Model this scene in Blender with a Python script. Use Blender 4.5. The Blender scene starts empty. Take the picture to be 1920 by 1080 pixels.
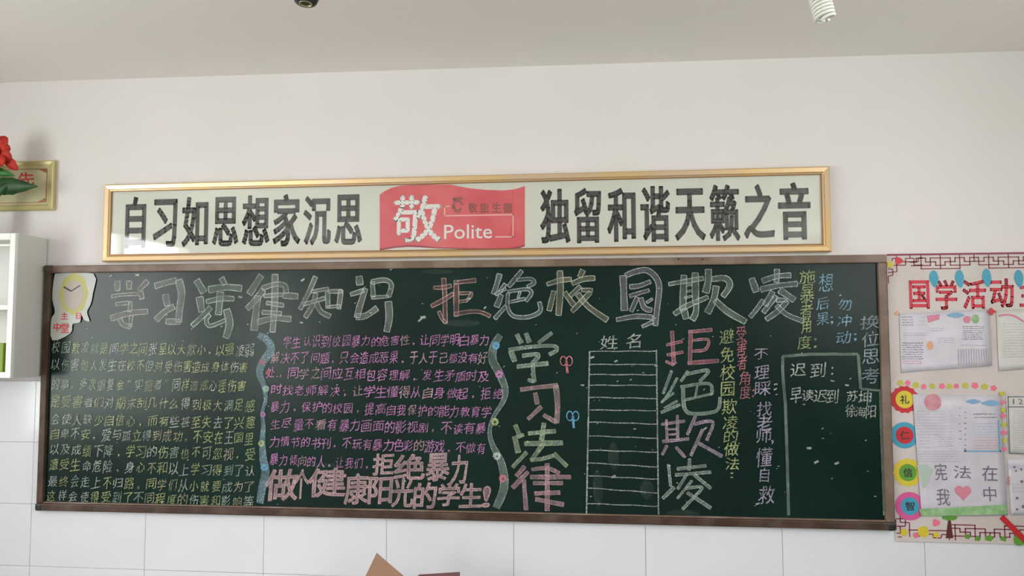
import bpy, bmesh, math, random
from mathutils import Vector, Matrix

random.seed(7)
SC = bpy.context.scene
COL = SC.collection

# ------------------------------------------------------------------ camera, light, exposure
Z0 = 0.83                                   # height of the blackboard's lower edge above the floor
F = 1500.0                                  # focal length in pixels of the 1920-wide frame
YAW, PITCH, ROLL = 0.1127, 0.0649, -0.0021
CAM = Vector((2.754, -3.6712, Z0 + 0.8232))
fwd = Vector((-math.sin(YAW) * math.cos(PITCH), math.cos(YAW) * math.cos(PITCH), math.sin(PITCH)))
rgt0 = Vector((math.cos(YAW), math.sin(YAW), 0))
up0 = rgt0.cross(fwd)
rgt = rgt0 * math.cos(ROLL) + up0 * math.sin(ROLL)
upv = up0 * math.cos(ROLL) - rgt0 * math.sin(ROLL)
cd = bpy.data.cameras.new('camera'); cam = bpy.data.objects.new('camera', cd); COL.objects.link(cam)
m = Matrix((rgt, upv, -fwd)).transposed().to_4x4(); m.translation = CAM
cam.matrix_world = m
cd.sensor_width = 36; cd.lens = F / 1920 * 36; cd.clip_start = 0.05
SC.camera = cam

XL, XR, YB, YW = -1.35, 5.45, -8.2, 0.04     # room: left wall, right wall, rear wall, board wall
world = bpy.data.worlds.new('world'); SC.world = world; world.use_nodes = True
bg = world.node_tree.nodes['Background']
wn = world.node_tree.nodes; wl = world.node_tree.links           # overcast sky over a green schoolyard
wt = wn.new('ShaderNodeTexCoord'); ws = wn.new('ShaderNodeSeparateXYZ'); wr = wn.new('ShaderNodeValToRGB')
wl.new(wt.outputs['Generated'], ws.inputs[0]); wl.new(ws.outputs['Z'], wr.inputs[0]); wl.new(wr.outputs[0], bg.inputs[0])
wr.color_ramp.elements[0].position = 0.0; wr.color_ramp.elements[0].color = (0.72, 0.78, 0.72, 1)
wr.color_ramp.elements[1].position = 0.12; wr.color_ramp.elements[1].color = (0.97, 0.94, 0.99, 1)
bg.inputs[1].default_value = 7.4
WIN_L = [(-4.0, -1.65), (-7.4, -5.0)]       # windows of the left wall, y ranges
WIN_R_FILL = [(-4.2, -1.5), (-7.4, -5.0)]         # unseen windows of the right wall, enlarged and set high for fill light
WZ = (0.95, 2.62); WZR = (1.75, 2.75)
def portal(x, y0, y1, z0, z1, rot):
    l = bpy.data.lights.new('window_daylight', 'AREA'); l.shape = 'RECTANGLE'
    l.size = z1 - z0; l.size_y = y1 - y0; l.cycles.is_portal = True
    o = bpy.data.objects.new('window_daylight', l); COL.objects.link(o)
    o.location = (x, (y0 + y1) / 2, (z0 + z1) / 2); o.rotation_euler = (0, rot, 0)
for a, b in WIN_L: portal(XL - 0.13, a, b, WZ[0], WZ[1], -math.pi / 2)
for a, b in WIN_R_FILL: portal(XR + 0.13, a, b, WZR[0], WZR[1], math.pi / 2)
SC.view_settings.view_transform = 'Standard'; SC.view_settings.look = 'None'
SC.view_settings.gamma = 1.0; SC.view_settings.use_curve_mapping = False
SC.view_settings.exposure = 0.88
SC.cycles.transparent_max_bounces = 24
SC.cycles.diffuse_bounces = 6
SC.cycles.use_denoising = True

# ------------------------------------------------------------------ geometry of the picture -> the place
def ray(px, py):
    return (fwd * F + rgt * (px - 960) + upv * (540 - py)).normalized()
def W(px, py, y=0.0):
    """point of the plane at distance y from the board's front that the photograph shows at px, py"""
    d = ray(px, py); t = (y - CAM.y) / d.y
    return CAM + d * t
def Pt(px, py, depth):
    d = ray(px, py); return CAM + d * (depth / d.dot(fwd))
def link(o, parent=None):
    COL.objects.link(o)
    if parent: o.parent = parent
    return o
def tag(o, label=None, cat=None, group=None, kind=None):
    for k, v in (('label', label), ('category', cat), ('group', group), ('kind', kind)):
        if v: o[k] = v
    return o
def thing(name, label, cat, loc=(0, 0, 0), group=None):
    o = bpy.data.objects.new(name, None); COL.objects.link(o); o.location = loc
    o.empty_display_size = 0.05
    return tag(o, label, cat, group)
def mesh_obj(name, vs, fs, mats, parent=None, mi=None, smooth=False):
    me = bpy.data.meshes.new(name)
    off = parent_origin(parent)
    me.from_pydata([(v[0] - off[0], v[1] - off[1], v[2] - off[2]) for v in vs], [], fs)
    for q in (mats if isinstance(mats, (list, tuple)) else [mats]): me.materials.append(q)
    if mi: me.polygons.foreach_set('material_index', mi)
    if smooth: me.polygons.foreach_set('use_smooth', [True] * len(me.polygons))
    me.update()
    return link(bpy.data.objects.new(name, me), parent)
def parent_origin(p):
    v = Vector((0, 0, 0))
    while p is not None: v = v + Vector(p.location); p = p.parent
    return v
def at_origin(o, loc):
    """move the object's own origin to a place without moving the mesh (top-level meshes only)"""
    d = Vector(loc) - Vector(o.location)
    o.data.transform(Matrix.Translation(-d)); o.location = loc
    return o
class MB:
    def __init__(s): s.v = []; s.f = []; s.m = []
    def face(s, pts, mi=0):
        b = len(s.v); s.v += [tuple(p) for p in pts]; s.f.append(tuple(range(b, b + len(pts)))); s.m.append(mi)
    def box(s, x0, x1, y0, y1, z0, z1, mi=0, bev=0.0):
        if bev <= 0:
            b = len(s.v)
            s.v += [(x, y, z) for x in (x0, x1) for y in (y0, y1) for z in (z0, z1)]
            for q in ((0, 1, 3, 2), (4, 6, 7, 5), (0, 4, 5, 1), (2, 3, 7, 6), (0, 2, 6, 4), (1, 5, 7, 3)):
                s.f.append(tuple(b + i for i in q)); s.m.append(mi)
        else:
            bm = bmesh.new(); bmesh.ops.create_cube(bm, size=1)
            for v in bm.verts: v.co = Vector(((x0 + x1) / 2 + v.co.x * (x1 - x0), (y0 + y1) / 2 + v.co.y * (y1 - y0), (z0 + z1) / 2 + v.co.z * (z1 - z0)))
            bmesh.ops.bevel(bm, geom=bm.edges[:], offset=bev, segments=2, affect='EDGES', profile=0.5)
            s.add_bm(bm, mi)
    def add_bm(s, bm, mi=0):
        b = len(s.v); bm.verts.ensure_lookup_table()
        s.v += [tuple(v.co) for v in bm.verts]
        for f in bm.faces: s.f.append(tuple(b + v.index for v in f.verts)); s.m.append(mi)
        bm.free()
    def tube(s, pts, rad, n=10, mi=0, cap=True):
        pts = [Vector(p) for p in pts]; rings = []
        rad = rad if isinstance(rad, (list, tuple)) else [rad] * len(pts)
        ref = Vector((0.13, 0.4, 0.9)).normalized(); b0 = len(s.v)
        for i, p in enumerate(pts):
            t = (pts[min(i + 1, len(pts) - 1)] - pts[max(i - 1, 0)]).normalized()
            a = t.cross(ref).normalized(); c = t.cross(a)
            for k in range(n):
                q = 2 * math.pi * k / n
                s.v.append(tuple(p + (a * math.cos(q) + c * math.sin(q)) * rad[i]))
        for i in range(len(pts) - 1):
            for k in range(n):
                s.f.append((b0 + i * n + k, b0 + i * n + (k + 1) % n, b0 + (i + 1) * n + (k + 1) % n, b0 + (i + 1) * n + k)); s.m.append(mi)
        if cap:
            s.f.append(tuple(b0 + k for k in range(n))); s.m.append(mi)
            s.f.append(tuple(b0 + (len(pts) - 1) * n + k for k in reversed(range(n)))); s.m.append(mi)
    def lathe(s, prof, org, axis=Vector((0, 0, 1)), n=24, mi=0):
        axis = axis.normalized(); a = axis.cross(Vector((0.3, 1, 0.2))).normalized(); c = axis.cross(a); b0 = len(s.v)
        for r, h in prof:
            for k in range(n):
                q = 2 * math.pi * k / n
                s.v.append(tuple(Vector(org) + axis * h + (a * math.cos(q) + c * math.sin(q)) * max(r, 1e-5)))
        for i in range(len(prof) - 1):
            for k in range(n):
                s.f.append((b0 + i * n + k, b0 + i * n + (k + 1) % n, b0 + (i + 1) * n + (k + 1) % n, b0 + (i + 1) * n + k)); s.m.append(mi)
    def build(s, name, mats, parent=None, smooth=False):
        return mesh_obj(name, s.v, s.f, mats, parent, s.m, smooth)
    # flat work on a vertical surface at depth y; all coordinates x, z in metres
    def ribbon(s, pts, w, y, mi=0, taper=None):
        pts = [Vector((p[0], p[1])) for p in pts]; L = []; n = len(pts)
        for i, p in enumerate(pts):
            t = pts[min(i + 1, n - 1)] - pts[max(i - 1, 0)]
            if t.length < 1e-9: t = Vector((1, 0))
            t.normalize(); nn = Vector((-t.y, t.x)); k = w / 2 * (taper(i / max(1, n - 1)) if taper else 1)
            L.append((p + nn * k, p - nn * k))
        for i in range(n - 1):
            a, b = L[i]; c, d = L[i + 1]
            s.face([(b.x, y, b.y), (d.x, y, d.y), (c.x, y, c.y), (a.x, y, a.y)], mi)
        return [a for a, b in L], [b for a, b in L]
    def disc(s, cx, cz, rx, rz, y, mi=0, n=20, lobes=0, amp=0.0, rot=0.0):
        P = []
        for k in range(n):
            q = 2 * math.pi * k / n; r = 1 + amp * math.cos(lobes * q)
            P.append((cx + rx * r * math.cos(q + rot), y, cz + rz * r * math.sin(q + rot)))
        s.face(P, mi)
def smooth_line(pts, k=5):
    if len(pts) < 3: 
        a, b = pts[0], pts[-1]; return [(a[0] + (b[0] - a[0]) * i / k, a[1] + (b[1] - a[1]) * i / k) for i in range(k + 1)]
    P = [pts[0]] + list(pts) + [pts[-1]]; out = []
    for i in range(1, len(P) - 2):
        for j in range(k):
            t = j / k; o = []
            for c in (0, 1):
                a, b, d, e = P[i - 1][c], P[i][c], P[i + 1][c], P[i + 2][c]
                o.append(0.5 * ((2 * b) + (-a + d) * t + (2 * a - 5 * b + 4 * d - e) * t * t + (-a + 3 * b - 3 * d + e) * t ** 3))
            out.append(tuple(o))
    out.append(tuple(pts[-1])); return out

# ------------------------------------------------------------------ materials
def mat(name, col, rough=0.6, metal=0.0, noise=None, bump=None, spec=0.5, coat=0.0):
    """noise = (scale, second colour, low, high); bump = (scale, strength)"""
    M = bpy.data.materials.new(name); M.use_nodes = True; nt = M.node_tree; N = nt.nodes; L = nt.links
    p = N['Principled BSDF']; p.inputs['Base Color'].default_value = (*col, 1)
    p.inputs['Roughness'].default_value = rough; p.inputs['Metallic'].default_value = metal
    p.inputs['Specular IOR Level'].default_value = spec
    p.inputs['Coat Weight'].default_value = coat; p.inputs['Coat Roughness'].default_value = 0.08
    tc = N.new('ShaderNodeTexCoord')
    if noise:
        n = N.new('ShaderNodeTexNoise'); n.inputs['Scale'].default_value = noise[0]; n.inputs['Detail'].default_value = 6
        L.new(tc.outputs['Object'], n.inputs['Vector'])
        r = N.new('ShaderNodeValToRGB'); r.color_ramp.elements[0].position = noise[2]; r.color_ramp.elements[1].position = noise[3]
        r.color_ramp.elements[0].color = (*col, 1); r.color_ramp.elements[1].color = (*noise[1], 1)
        L.new(n.outputs['Fac'], r.inputs[0]); L.new(r.outputs[0], p.inputs['Base Color'])
    if bump:
        n = N.new('ShaderNodeTexNoise'); n.inputs['Scale'].default_value = bump[0]; n.inputs['Detail'].default_value = 4
        L.new(tc.outputs['Object'], n.inputs['Vector'])
        b = N.new('ShaderNodeBump'); b.inputs['Strength'].default_value = bump[1]; b.inputs['Distance'].default_value = 0.01
        L.new(n.outputs['Fac'], b.inputs['Height']); L.new(b.outputs[0], p.inputs['Normal'])
    return M
def chalk(name, col, dens, scale=260.0, soft=0.35):
    """chalk rubbed on slate: grains of pigment with the board showing between them"""
    M = bpy.data.materials.new(name); M.use_nodes = True; nt = M.node_tree; N = nt.nodes; L = nt.links
    N.remove(N['Principled BSDF']); out = N['Material Output']
    d = N.new('ShaderNodeBsdfDiffuse'); d.inputs[0].default_value = (*col, 1)
    t = N.new('ShaderNodeBsdfTransparent'); mx = N.new('ShaderNodeMixShader')
    tc = N.new('ShaderNodeTexCoord'); n = N.new('ShaderNodeTexNoise')
    n.inputs['Scale'].default_value = scale; n.inputs['Detail'].default_value = 3
    n2 = N.new('ShaderNodeTexNoise'); n2.inputs['Scale'].default_value = 14; n2.inputs['Detail'].default_value = 3
    L.new(tc.outputs['Object'], n.inputs['Vector']); L.new(tc.outputs['Object'], n2.inputs['Vector'])
    r = N.new('ShaderNodeMapRange'); r.inputs['From Min'].default_value = 0.5 - soft / 2; r.inputs['From Max'].default_value = 0.5 + soft / 2
    r.inputs['To Min'].default_value = dens * 0.45; r.inputs['To Max'].default_value = min(1, dens * 1.55)
    r2 = N.new('ShaderNodeMapRange'); r2.inputs['From Min'].default_value = 0.3; r2.inputs['From Max'].default_value = 0.7
    r2.inputs['To Min'].default_value = 0.6; r2.inputs['To Max'].default_value = 1.3
    mu = N.new('ShaderNodeMath'); mu.operation = 'MULTIPLY'; mu.use_clamp = True
    L.new(n.outputs['Fac'], r.inputs['Value']); L.new(n2.outputs['Fac'], r2.inputs['Value'])
    L.new(r.outputs[0], mu.inputs[0]); L.new(r2.outputs[0], mu.inputs[1])
    L.new(mu.outputs[0], mx.inputs[0]); L.new(t.outputs[0], mx.inputs[1]); L.new(d.outputs[0], mx.inputs[2])
    L.new(mx.outputs[0], out.inputs[0])
    return M
def pane_mat(name, fac=0.04, rough=0.03):
    M = bpy.data.materials.new(name); M.use_nodes = True; nt = M.node_tree; N = nt.nodes; L = nt.links
    N.remove(N['Principled BSDF']); out = N['Material Output']
    t = N.new('ShaderNodeBsdfTransparent'); g = N.new('ShaderNodeBsdfGlossy'); g.inputs['Roughness'].default_value = rough
    lw = N.new('ShaderNodeLayerWeight'); lw.inputs[0].default_value = 0.5
    p4 = N.new('ShaderNodeMath'); p4.operation = 'POWER'; p4.inputs[1].default_value = 5.0; L.new(lw.outputs['Facing'], p4.inputs[0])
    fr = N.new('ShaderNodeMath'); fr.operation = 'MULTIPLY_ADD'; fr.inputs[1].default_value = 0.9; fr.inputs[2].default_value = fac; L.new(p4.outputs[0], fr.inputs[0])
    mx = N.new('ShaderNodeMixShader'); L.new(fr.outputs[0], mx.inputs[0]); L.new(t.outputs[0], mx.inputs[1]); L.new(g.outputs[0], mx.inputs[2])
    L.new(mx.outputs[0], out.inputs[0]); return M
M_wall = mat('wall_paint', (0.745, 0.69, 0.715), 0.85, noise=(1.3, (0.70, 0.675, 0.665), 0.35, 0.7), bump=(60, 0.05))
M_ceil = mat('ceiling_paint', (0.86, 0.78, 0.77), 0.9, noise=(0.9, (0.82, 0.79, 0.75), 0.35, 0.7))
M_other = mat('room_paint', (0.66, 0.63, 0.58), 0.85)
M_rear = mat('rear_wall_paint', (0.42, 0.42, 0.40), 0.85)
M_dado = mat('added_dado_green', (0.16, 0.24, 0.20), 0.6)  # dark green for the added dado, cuts bounce light at the lower right
M_floor = mat('floor_terrazzo', (0.24, 0.23, 0.21), 0.35, noise=(40, (0.32, 0.31, 0.29), 0.45, 0.6))
M_tile = mat('tile_glaze', (0.72, 0.74, 0.77), 0.12, noise=(2.2, (0.69, 0.72, 0.74), 0.4, 0.65), bump=(5, 0.03))
M_grout = mat('tile_grout', (0.55, 0.55, 0.54), 0.9)
M_slate = mat('blackboard_green', (0.002, 0.0125, 0.0095), 0.22, noise=(1.6, (0.005, 0.024, 0.018), 0.35, 0.75), bump=(180, 0.02), spec=0.24)
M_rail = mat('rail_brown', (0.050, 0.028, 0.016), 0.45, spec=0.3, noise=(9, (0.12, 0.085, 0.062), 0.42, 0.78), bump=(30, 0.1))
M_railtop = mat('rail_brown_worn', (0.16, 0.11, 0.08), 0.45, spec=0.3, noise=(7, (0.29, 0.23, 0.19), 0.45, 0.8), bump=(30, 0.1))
M_cap = mat('cap_dark', (0.012, 0.014, 0.013), 0.5)
M_steel = mat('bare_metal', (0.55, 0.54, 0.52), 0.3, metal=0.8)
M_gold = mat('gold_frame', (0.76, 0.53, 0.27), 0.36, metal=0.7, noise=(3, (0.72, 0.53, 0.36), 0.4, 0.6))
M_goldline = mat('gold_dark_line', (0.28, 0.13, 0.05), 0.4, metal=0.4)
M_panel = mat('banner_print', (0.62, 0.62, 0.55), 0.45)
M_ink = mat('black_ink', (0.035, 0.033, 0.035), 0.5)
M_redp = mat('red_print', (0.62, 0.060, 0.085), 0.5, noise=(5, (0.70, 0.12, 0.14), 0.4, 0.7))
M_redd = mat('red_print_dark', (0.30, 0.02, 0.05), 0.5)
M_whitep = mat('white_print', (0.72, 0.70, 0.68), 0.5)
M_pinkp = mat('pink_print_line', (0.80, 0.42, 0.38), 0.5)
M_brownp = mat('brown_print', (0.28, 0.07, 0.055), 0.5)
M_pane = pane_mat('clear_pane')
M_white = mat('white_lacquer', (0.80, 0.81, 0.78), 0.4)
M_side = mat('grey_lacquer', (0.58, 0.58, 0.54), 0.5)
M_green = mat('green_cover', (0.22, 0.34, 0.02), 0.5)
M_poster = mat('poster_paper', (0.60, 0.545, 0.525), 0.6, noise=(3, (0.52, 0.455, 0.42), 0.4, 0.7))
M_paper = mat('white_paper', (0.59, 0.57, 0.63), 0.45, noise=(9, (0.50, 0.48, 0.53), 0.4, 0.7), bump=(7, 0.35))
M_paper2 = mat('cream_paper', (0.60, 0.60, 0.57), 0.45, noise=(9, (0.52, 0.51, 0.47), 0.4, 0.7), bump=(7, 0.3))
M_key = mat('maroon_print', (0.22, 0.018, 0.045), 0.5)
M_title = mat('red_title', (0.55, 0.012, 0.035), 0.5)
M_drop = mat('blue_paper', (0.045, 0.30, 0.44), 0.55)
M_yel = mat('yellow_paper', (0.62, 0.50, 0.03), 0.55)
M_olive = mat('olive_paper', (0.48, 0.46, 0.05), 0.55)
M_pink = mat('pink_paper', (0.75, 0.16, 0.25), 0.55)
M_mag = mat('magenta_paper', (0.62, 0.09, 0.28), 0.55)
M_redpap = mat('red_paper', (0.50, 0.012, 0.02), 0.5)
M_grnpap = mat('green_paper', (0.10, 0.30, 0.03), 0.55)
M_crayon = mat('green_crayon', (0.20, 0.40, 0.16), 0.7, noise=(30, (0.34, 0.52, 0.28), 0.4, 0.65))
M_pencil = mat('pencil_grey', (0.15, 0.145, 0.17), 0.7)
M_pencil2 = mat('pencil_light', (0.40, 0.39, 0.43), 0.7)
M_cbl = mat('blue_crayon', (0.20, 0.38, 0.55), 0.7)
M_cpk = mat('pink_crayon', (0.62, 0.22, 0.30), 0.7)
M_cor = mat('orange_crayon', (0.66, 0.36, 0.20), 0.7)
M_trunk = mat('trunk_print', (0.10, 0.015, 0.012), 0.6)
M_card = mat('cardboard', (0.34, 0.20, 0.13), 0.85, noise=(14, (0.30, 0.175, 0.11), 0.4, 0.7))
M_book = mat('maroon_cover', (0.16, 0.07, 0.075), 0.6)
M_desk = mat('desk_wood', (0.42, 0.27, 0.14), 0.45, noise=(6, (0.34, 0.21, 0.10), 0.4, 0.7))
M_deskleg = mat('desk_steel', (0.12, 0.14, 0.16), 0.4, metal=0.5)
M_petal = mat('red_petal', (0.44, 0.014, 0.010), 0.7, noise=(30, (0.58, 0.04, 0.015), 0.4, 0.7))
M_stamen = mat('orange_stamen', (0.75, 0.35, 0.02), 0.6)
M_leaf = mat('dark_leaf', (0.008, 0.045, 0.010), 0.5, noise=(25, (0.02, 0.10, 0.02), 0.4, 0.8))
M_leaf2 = mat('bright_leaf', (0.03, 0.16, 0.03), 0.5)
M_vase = mat('grey_glaze', (0.22, 0.20, 0.18), 0.3)
M_bake = mat('black_bakelite', (0.018, 0.016, 0.022), 0.3)
M_brass = mat('socket_metal', (0.42, 0.38, 0.24), 0.35, metal=0.7)
M_tube = mat('lamp_glass_white', (0.80, 0.79, 0.74), 0.3)
M_wframe = mat('window_aluminium', (0.7, 0.7, 0.7), 0.4, metal=0.3)
CH = {}
def ck(key, dens):
    cols = dict(w=(0.74, 0.80, 0.74), p=(0.80, 0.52, 0.58), r=(0.74, 0.27, 0.32), m=(0.78, 0.34, 0.70), y=(0.66, 0.76, 0.34), g=(0.55, 0.72, 0.60),
                b=(0.22, 0.52, 0.80), c=(0.36, 0.62, 0.78), v=(0.66, 0.60, 0.76), o=(0.74, 0.62, 0.54), t=(0.36, 0.54, 0.60), e=(0.56, 0.68, 0.76), n=(0.66, 0.64, 0.42))
    k = (key, round(dens, 2))
    if k not in CH: CH[k] = chalk('chalk_%s' % len(CH), cols[key], dens)
    return CH[k]

# ------------------------------------------------------------------ letters
PINK_ROWS = [("学生认识到校园暴力的危害性,让同学明白暴力", 530, 917, 641, 637), ("解决不了问题,只会造成恶果,于人于己都没有好", 508, 915, 671, 671),
    ("处,同学之间应互相包容理解,发生矛盾时及", 498, 917, 698, 706), ("时找老师解决,让学生懂得从自身做起,拒绝", 508, 945, 730, 739),
    ("暴力,保护的校园,提高自我保护的能力教育学", 506, 922, 761, 773), ("生尽量不看有暴力画面的影视剧,不读有暴", 507, 912, 794, 804),
    ("力情节的书刊,不玩有暴力色彩的游戏,不做有", 506, 912, 827, 840), ("暴力倾向的人,让我们,", 506, 700, 860, 870)]
YELLOW_ROWS = [("校园欺凌就是同学之间张呈以大欺小,以强凌弱", 98, 478, 651, 657), ("以伤害他人发生在校不但对受伤害造成身体伤害", 98, 466, 683, 689),
    ("的事。多次重复会“实施者”同样造成心理伤害", 97, 462, 719, 724), ("是受害者们对期末刮几什么得到极大满足感", 96, 480, 752, 760),
    ("会使人缺少自信心,而有些甚至失去了兴趣", 96, 480, 785, 793), ("自卑不安,爱与孤立得到成功。不安在王国里", 95, 478, 812, 822),
    ("以及成绩下降,学习的伤害也不可忽视,受", 94, 480, 842, 852), ("遭受生命危险,身心不和以上学习得到了认", 92, 480, 870, 884),
    ("最终会走上不归路。同学们从小就要成为了", 90, 478, 901, 914), ("这样会使得受到了不同程度的伤害和影响等", 88, 476, 928, 941)]
# single letters: text, centre x, centre y, width, height in photograph pixels
COLS = {
 'yellow-green': ('y', [("避",1362,631,26,26),("免",1363,665,24,28),("校",1364,698,26,28),("园",1364,729,24,26),("欺",1367,762,26,28),("凌",1369,792,26,24),("的",1370,817,24,24),("做",1371,842,26,24),("法",1373,869,24,22),(":",1372,891,5,10)]),
 'red': ('r', [("受",1389,625,17,26),("害",1390,652,17,30),("者",1391,680,17,26),("角",1396,709,19,26),("度",1397,735,19,24),(":",1412,737,4,14)]),
 'pink': ('v', [("不",1427,663,24,18),("理",1428,698,26,24),("睬",1430,728,28,26),(":",1452,725,4,12),("找",1433,766,26,26),("老",1433,793,26,28),("师",1432,816,26,26),(",",1448,829,5,8),("懂",1432,857,28,34),("自",1433,890,16,26),("救",1437,927,28,32)]),
 'lime': ('y', [("施",1513,519,28,24),("暴",1513,551,24,34),("者",1511,583,22,26),("角",1511,610,17,28),("度",1508,642,24,24),(":",1528,643,4,18)]),
 'blue': ('c', [("想",1548,530,25,33),("后",1542,569,22,22),("果",1542,598,22,22),(";",1559,601,5,14)]),
 'blue2': ('c', [("勿",1583,571,23,21),("冲",1582,602,25,22),("动",1581,633,25,22),(";",1603,633,5,14)]),
 'blue3': ('e', [("换",1631,604,34,25),("位",1631,636,29,26),("思",1632,668,30,26),("考",1632,704,30,28)]),
 'late': ('w', [("迟",1496,693,27,23),("到",1533,694,26,26),(":",1560,695,4,14)]),
 'late2': ('w', [("早",1492,741,20,27),("读",1514,741,20,20),("迟",1538,742,24,22),("到",1560,743,20,25)]),
 'names': ('w', [("苏",1597,742,19,19),("坤",1621,746,22,26),("徐",1594,770,17,22),("海",1613,772,18,18),("阳",1632,772,17,22)]),
 'head': ('w', [("姓",1142,642,32,25),("名",1188,639,26,27)]),
}
BIG2 = [("拒",700,738,850,890),("绝",740,796,852,899),("暴",800,842,850,901),("力",846,876,853,907),("做",499,558,880,938),("个",552,579,880,935),("健",580,648,878,931),
        ("康",648,690,888,945),("阳",692,735,894,944),("光",736,775,896,950),("的",777,818,905,953),("学",822,862,906,948),("生",863,904,906,951),("!",906,919,912,950)]
BAN_L = [("自",195,315,175,492),("习",375,515,190,485),("如",560,715,175,482),("思",755,910,175,480),("想",945,1110,165,478),("家",1145,1308,158,480),("沉",1340,1505,170,472),("思",1540,1705,160,470)]
BAN_R = [("独",108,270,205,508),("留",305,450,200,508),("和",497,650,200,500),("谐",690,850,188,500),("天",890,1055,202,492),("籁",1090,1255,180,495),("之",1290,1455,178,480),("音",1490,1665,168,488)]
need = set()
for r in PINK_ROWS + YELLOW_ROWS: need |= {(c, 0) for c in r[0]}
for k in COLS.values(): need |= {(c[0], 0) for c in k[1]}
need |= {(c[0], 0) for c in BIG2 + BAN_L + BAN_R} | {("Polite", 0)}
need |= {(c, 0) for c in "敬国学活动主先敬能生德中堂主日礼仁信智宪法在我中12"}
GL = {}
def load_glyphs():
    obs = []
    for ch, off in sorted(need):
        cu = bpy.data.curves.new('g', 'FONT'); cu.body = ch; cu.resolution_u = 3; cu.offset = off; cu.size = 1
        o = bpy.data.objects.new('g', cu); COL.objects.link(o); obs.append((ch, off, o, cu))
    dg = bpy.context.evaluated_depsgraph_get(); dg.update()
    for ch, off, o, cu in obs:
        e = o.evaluated_get(dg); me = e.to_mesh()
        vs = [(v.co.x, v.co.y) for v in me.vertices]; fs = [tuple(p.vertices) for p in me.polygons]
        cnt = {}
        for f in fs:
            for i in range(len(f)):
                k = (f[i], f[(i + 1) % len(f)]); kk = tuple(sorted(k)); cnt[kk] = cnt.get(kk, []) + [k]
        edge = [v[0] for v in cnt.values() if len(v) == 1]
        e.to_mesh_clear()
        xs = [v[0] for v in vs] or [0]; ys = [v[1] for v in vs] or [0]
        GL[(ch, off)] = (vs, fs, edge, (min(xs), max(xs), min(ys), max(ys)))
    for ch, off, o, cu in obs:
        bpy.data.objects.remove(o); bpy.data.curves.remove(cu)
load_glyphs()
def put_glyph(mb, ch, off, x0, x1, z0, z1, y, mi=0, shear=0.0, slope=0.0, outline=None, rot=0.0, wob=0.0):
    bold = off; off = 0
    """fit a letter's own box into x0..x1, z0..z1; outline=(width, material index) adds a drawn contour"""
    vs, fs, edge, (a, b, c, d) = GL[(ch, off)]
    if not vs: return
    sx = (x1 - x0) / max(b - a, 1e-4); sz = (z1 - z0) / max(d - c, 1e-4); cx = (x0 + x1) / 2; cz = (z0 + z1) / 2; Q = []
    ph = random.random() * 6
    for u, v in vs:
        X = (u - (a + b) / 2) * sx; Z = (v - (c + d) / 2) * sz
        X2 = X + shear * Z; Z2 = Z + slope * X
        if wob: X2 += wob * math.sin(Z * 55 + ph); Z2 += wob * math.sin(X * 60 + ph * 2)
        Q.append((cx + X2 * math.cos(rot) - Z2 * math.sin(rot), cz + X2 * math.sin(rot) + Z2 * math.cos(rot)))
    b0 = len(mb.v); mb.v += [(q[0], y, q[1]) for q in Q]
    for f in fs: mb.f.append(tuple(b0 + i for i in f)); mb.m.append(mi)
    if bold:
        wd = 2 * bold * min(abs(sx), abs(sz)) if bold > 0.0 else 0
        for i, j in edge:
            a_, b_ = Vector(Q[i]), Vector(Q[j]); d_ = (b_ - a_)
            if d_.length < 1e-7: continue
            d_ = d_.normalized() * wd * 0.35; mb.ribbon([a_ - d_, b_ + d_], wd, y - 0.00003, mi)
    if outline:
        for i, j in edge: mb.ribbon([Q[i], Q[j]], outline[0], y - 0.0002, outline[1])

# ------------------------------------------------------------------ the room
def struct(mb, name, mats, parent=None):
    o = mb.build(name, mats, parent)
    if parent is None: o['kind'] = 'structure'
    return o
ZC = W(900, 132, YW).z
zl, zr = W(0, 155, YW).z, W(1900, 96, YW).z; xl, xr = W(0, 155, YW).x, W(1900, 96, YW).x
sl = (zr - zl) / (xr - xl)                       # the ceiling line is a little out of level
def zc(x): return zl + sl * (x - xl)
ZT = ZC + 0.35
TILE_TOP = W(40, 713, YW).z
JOINT = W(200, 1066, YW - 0.01).z                # one horizontal joint seen in the photograph
wall = MB(); wall.box(XL - 0.2, XR + 0.2, YW, YW + 0.2, 0, ZT)
wall_back = struct(wall, 'wall_back', M_wall)
g = MB(); g.box(XL, XR, YW - 0.004, YW, 0, TILE_TOP); g.build('tile_bed', M_grout, wall_back)
rows = []; z = JOINT
while z > 0.02: z -= 0.3
zz = z
while zz < TILE_TOP - 0.01:
    rows.append((max(zz, 0.0), min(zz + 0.3, TILE_TOP))); zz += 0.3
tx0 = W(272, 1010, YW - 0.01).x; TW = 0.5958 * 1.0
tx = tx0
while tx > XL: tx -= TW
tile_meshes = {}
while tx < XR:
    a, b = max(tx, XL), min(tx + TW, XR)
    for z0_, z1_ in rows:
        if z1_ - z0_ < 0.01 or b - a < 0.01: continue
        key = (round(b - a, 4), round(z1_ - z0_, 4))
        if key not in tile_meshes:
            t = MB(); t.box(0.0009, b - a - 0.0009, -0.006, 0, 0.0009, z1_ - z0_ - 0.0009, bev=0.0009)
            me = bpy.data.meshes.new('tile'); me.from_pydata(t.v, [], t.f); me.materials.append(M_tile); tile_meshes[key] = me
        o = bpy.data.objects.new('tile', tile_meshes[key]); link(o, wall_back)
        o.location = (a, YW - 0.004, z0_); o.rotation_euler = (random.uniform(-.0012, .0012), 0, random.uniform(-.0012, .0012))
    tx += TW
c = MB(); h = 0.15
c.v += [(XL - .2, YB - .2, zc(XL - .2)), (XR + .2, YB - .2, zc(XR + .2)), (XR + .2, YW + .2, zc(XR + .2)), (XL - .2, YW + .2, zc(XL - .2))]
c.v += [(x, y, z + h) for x, y, z in c.v[:4]]
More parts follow.
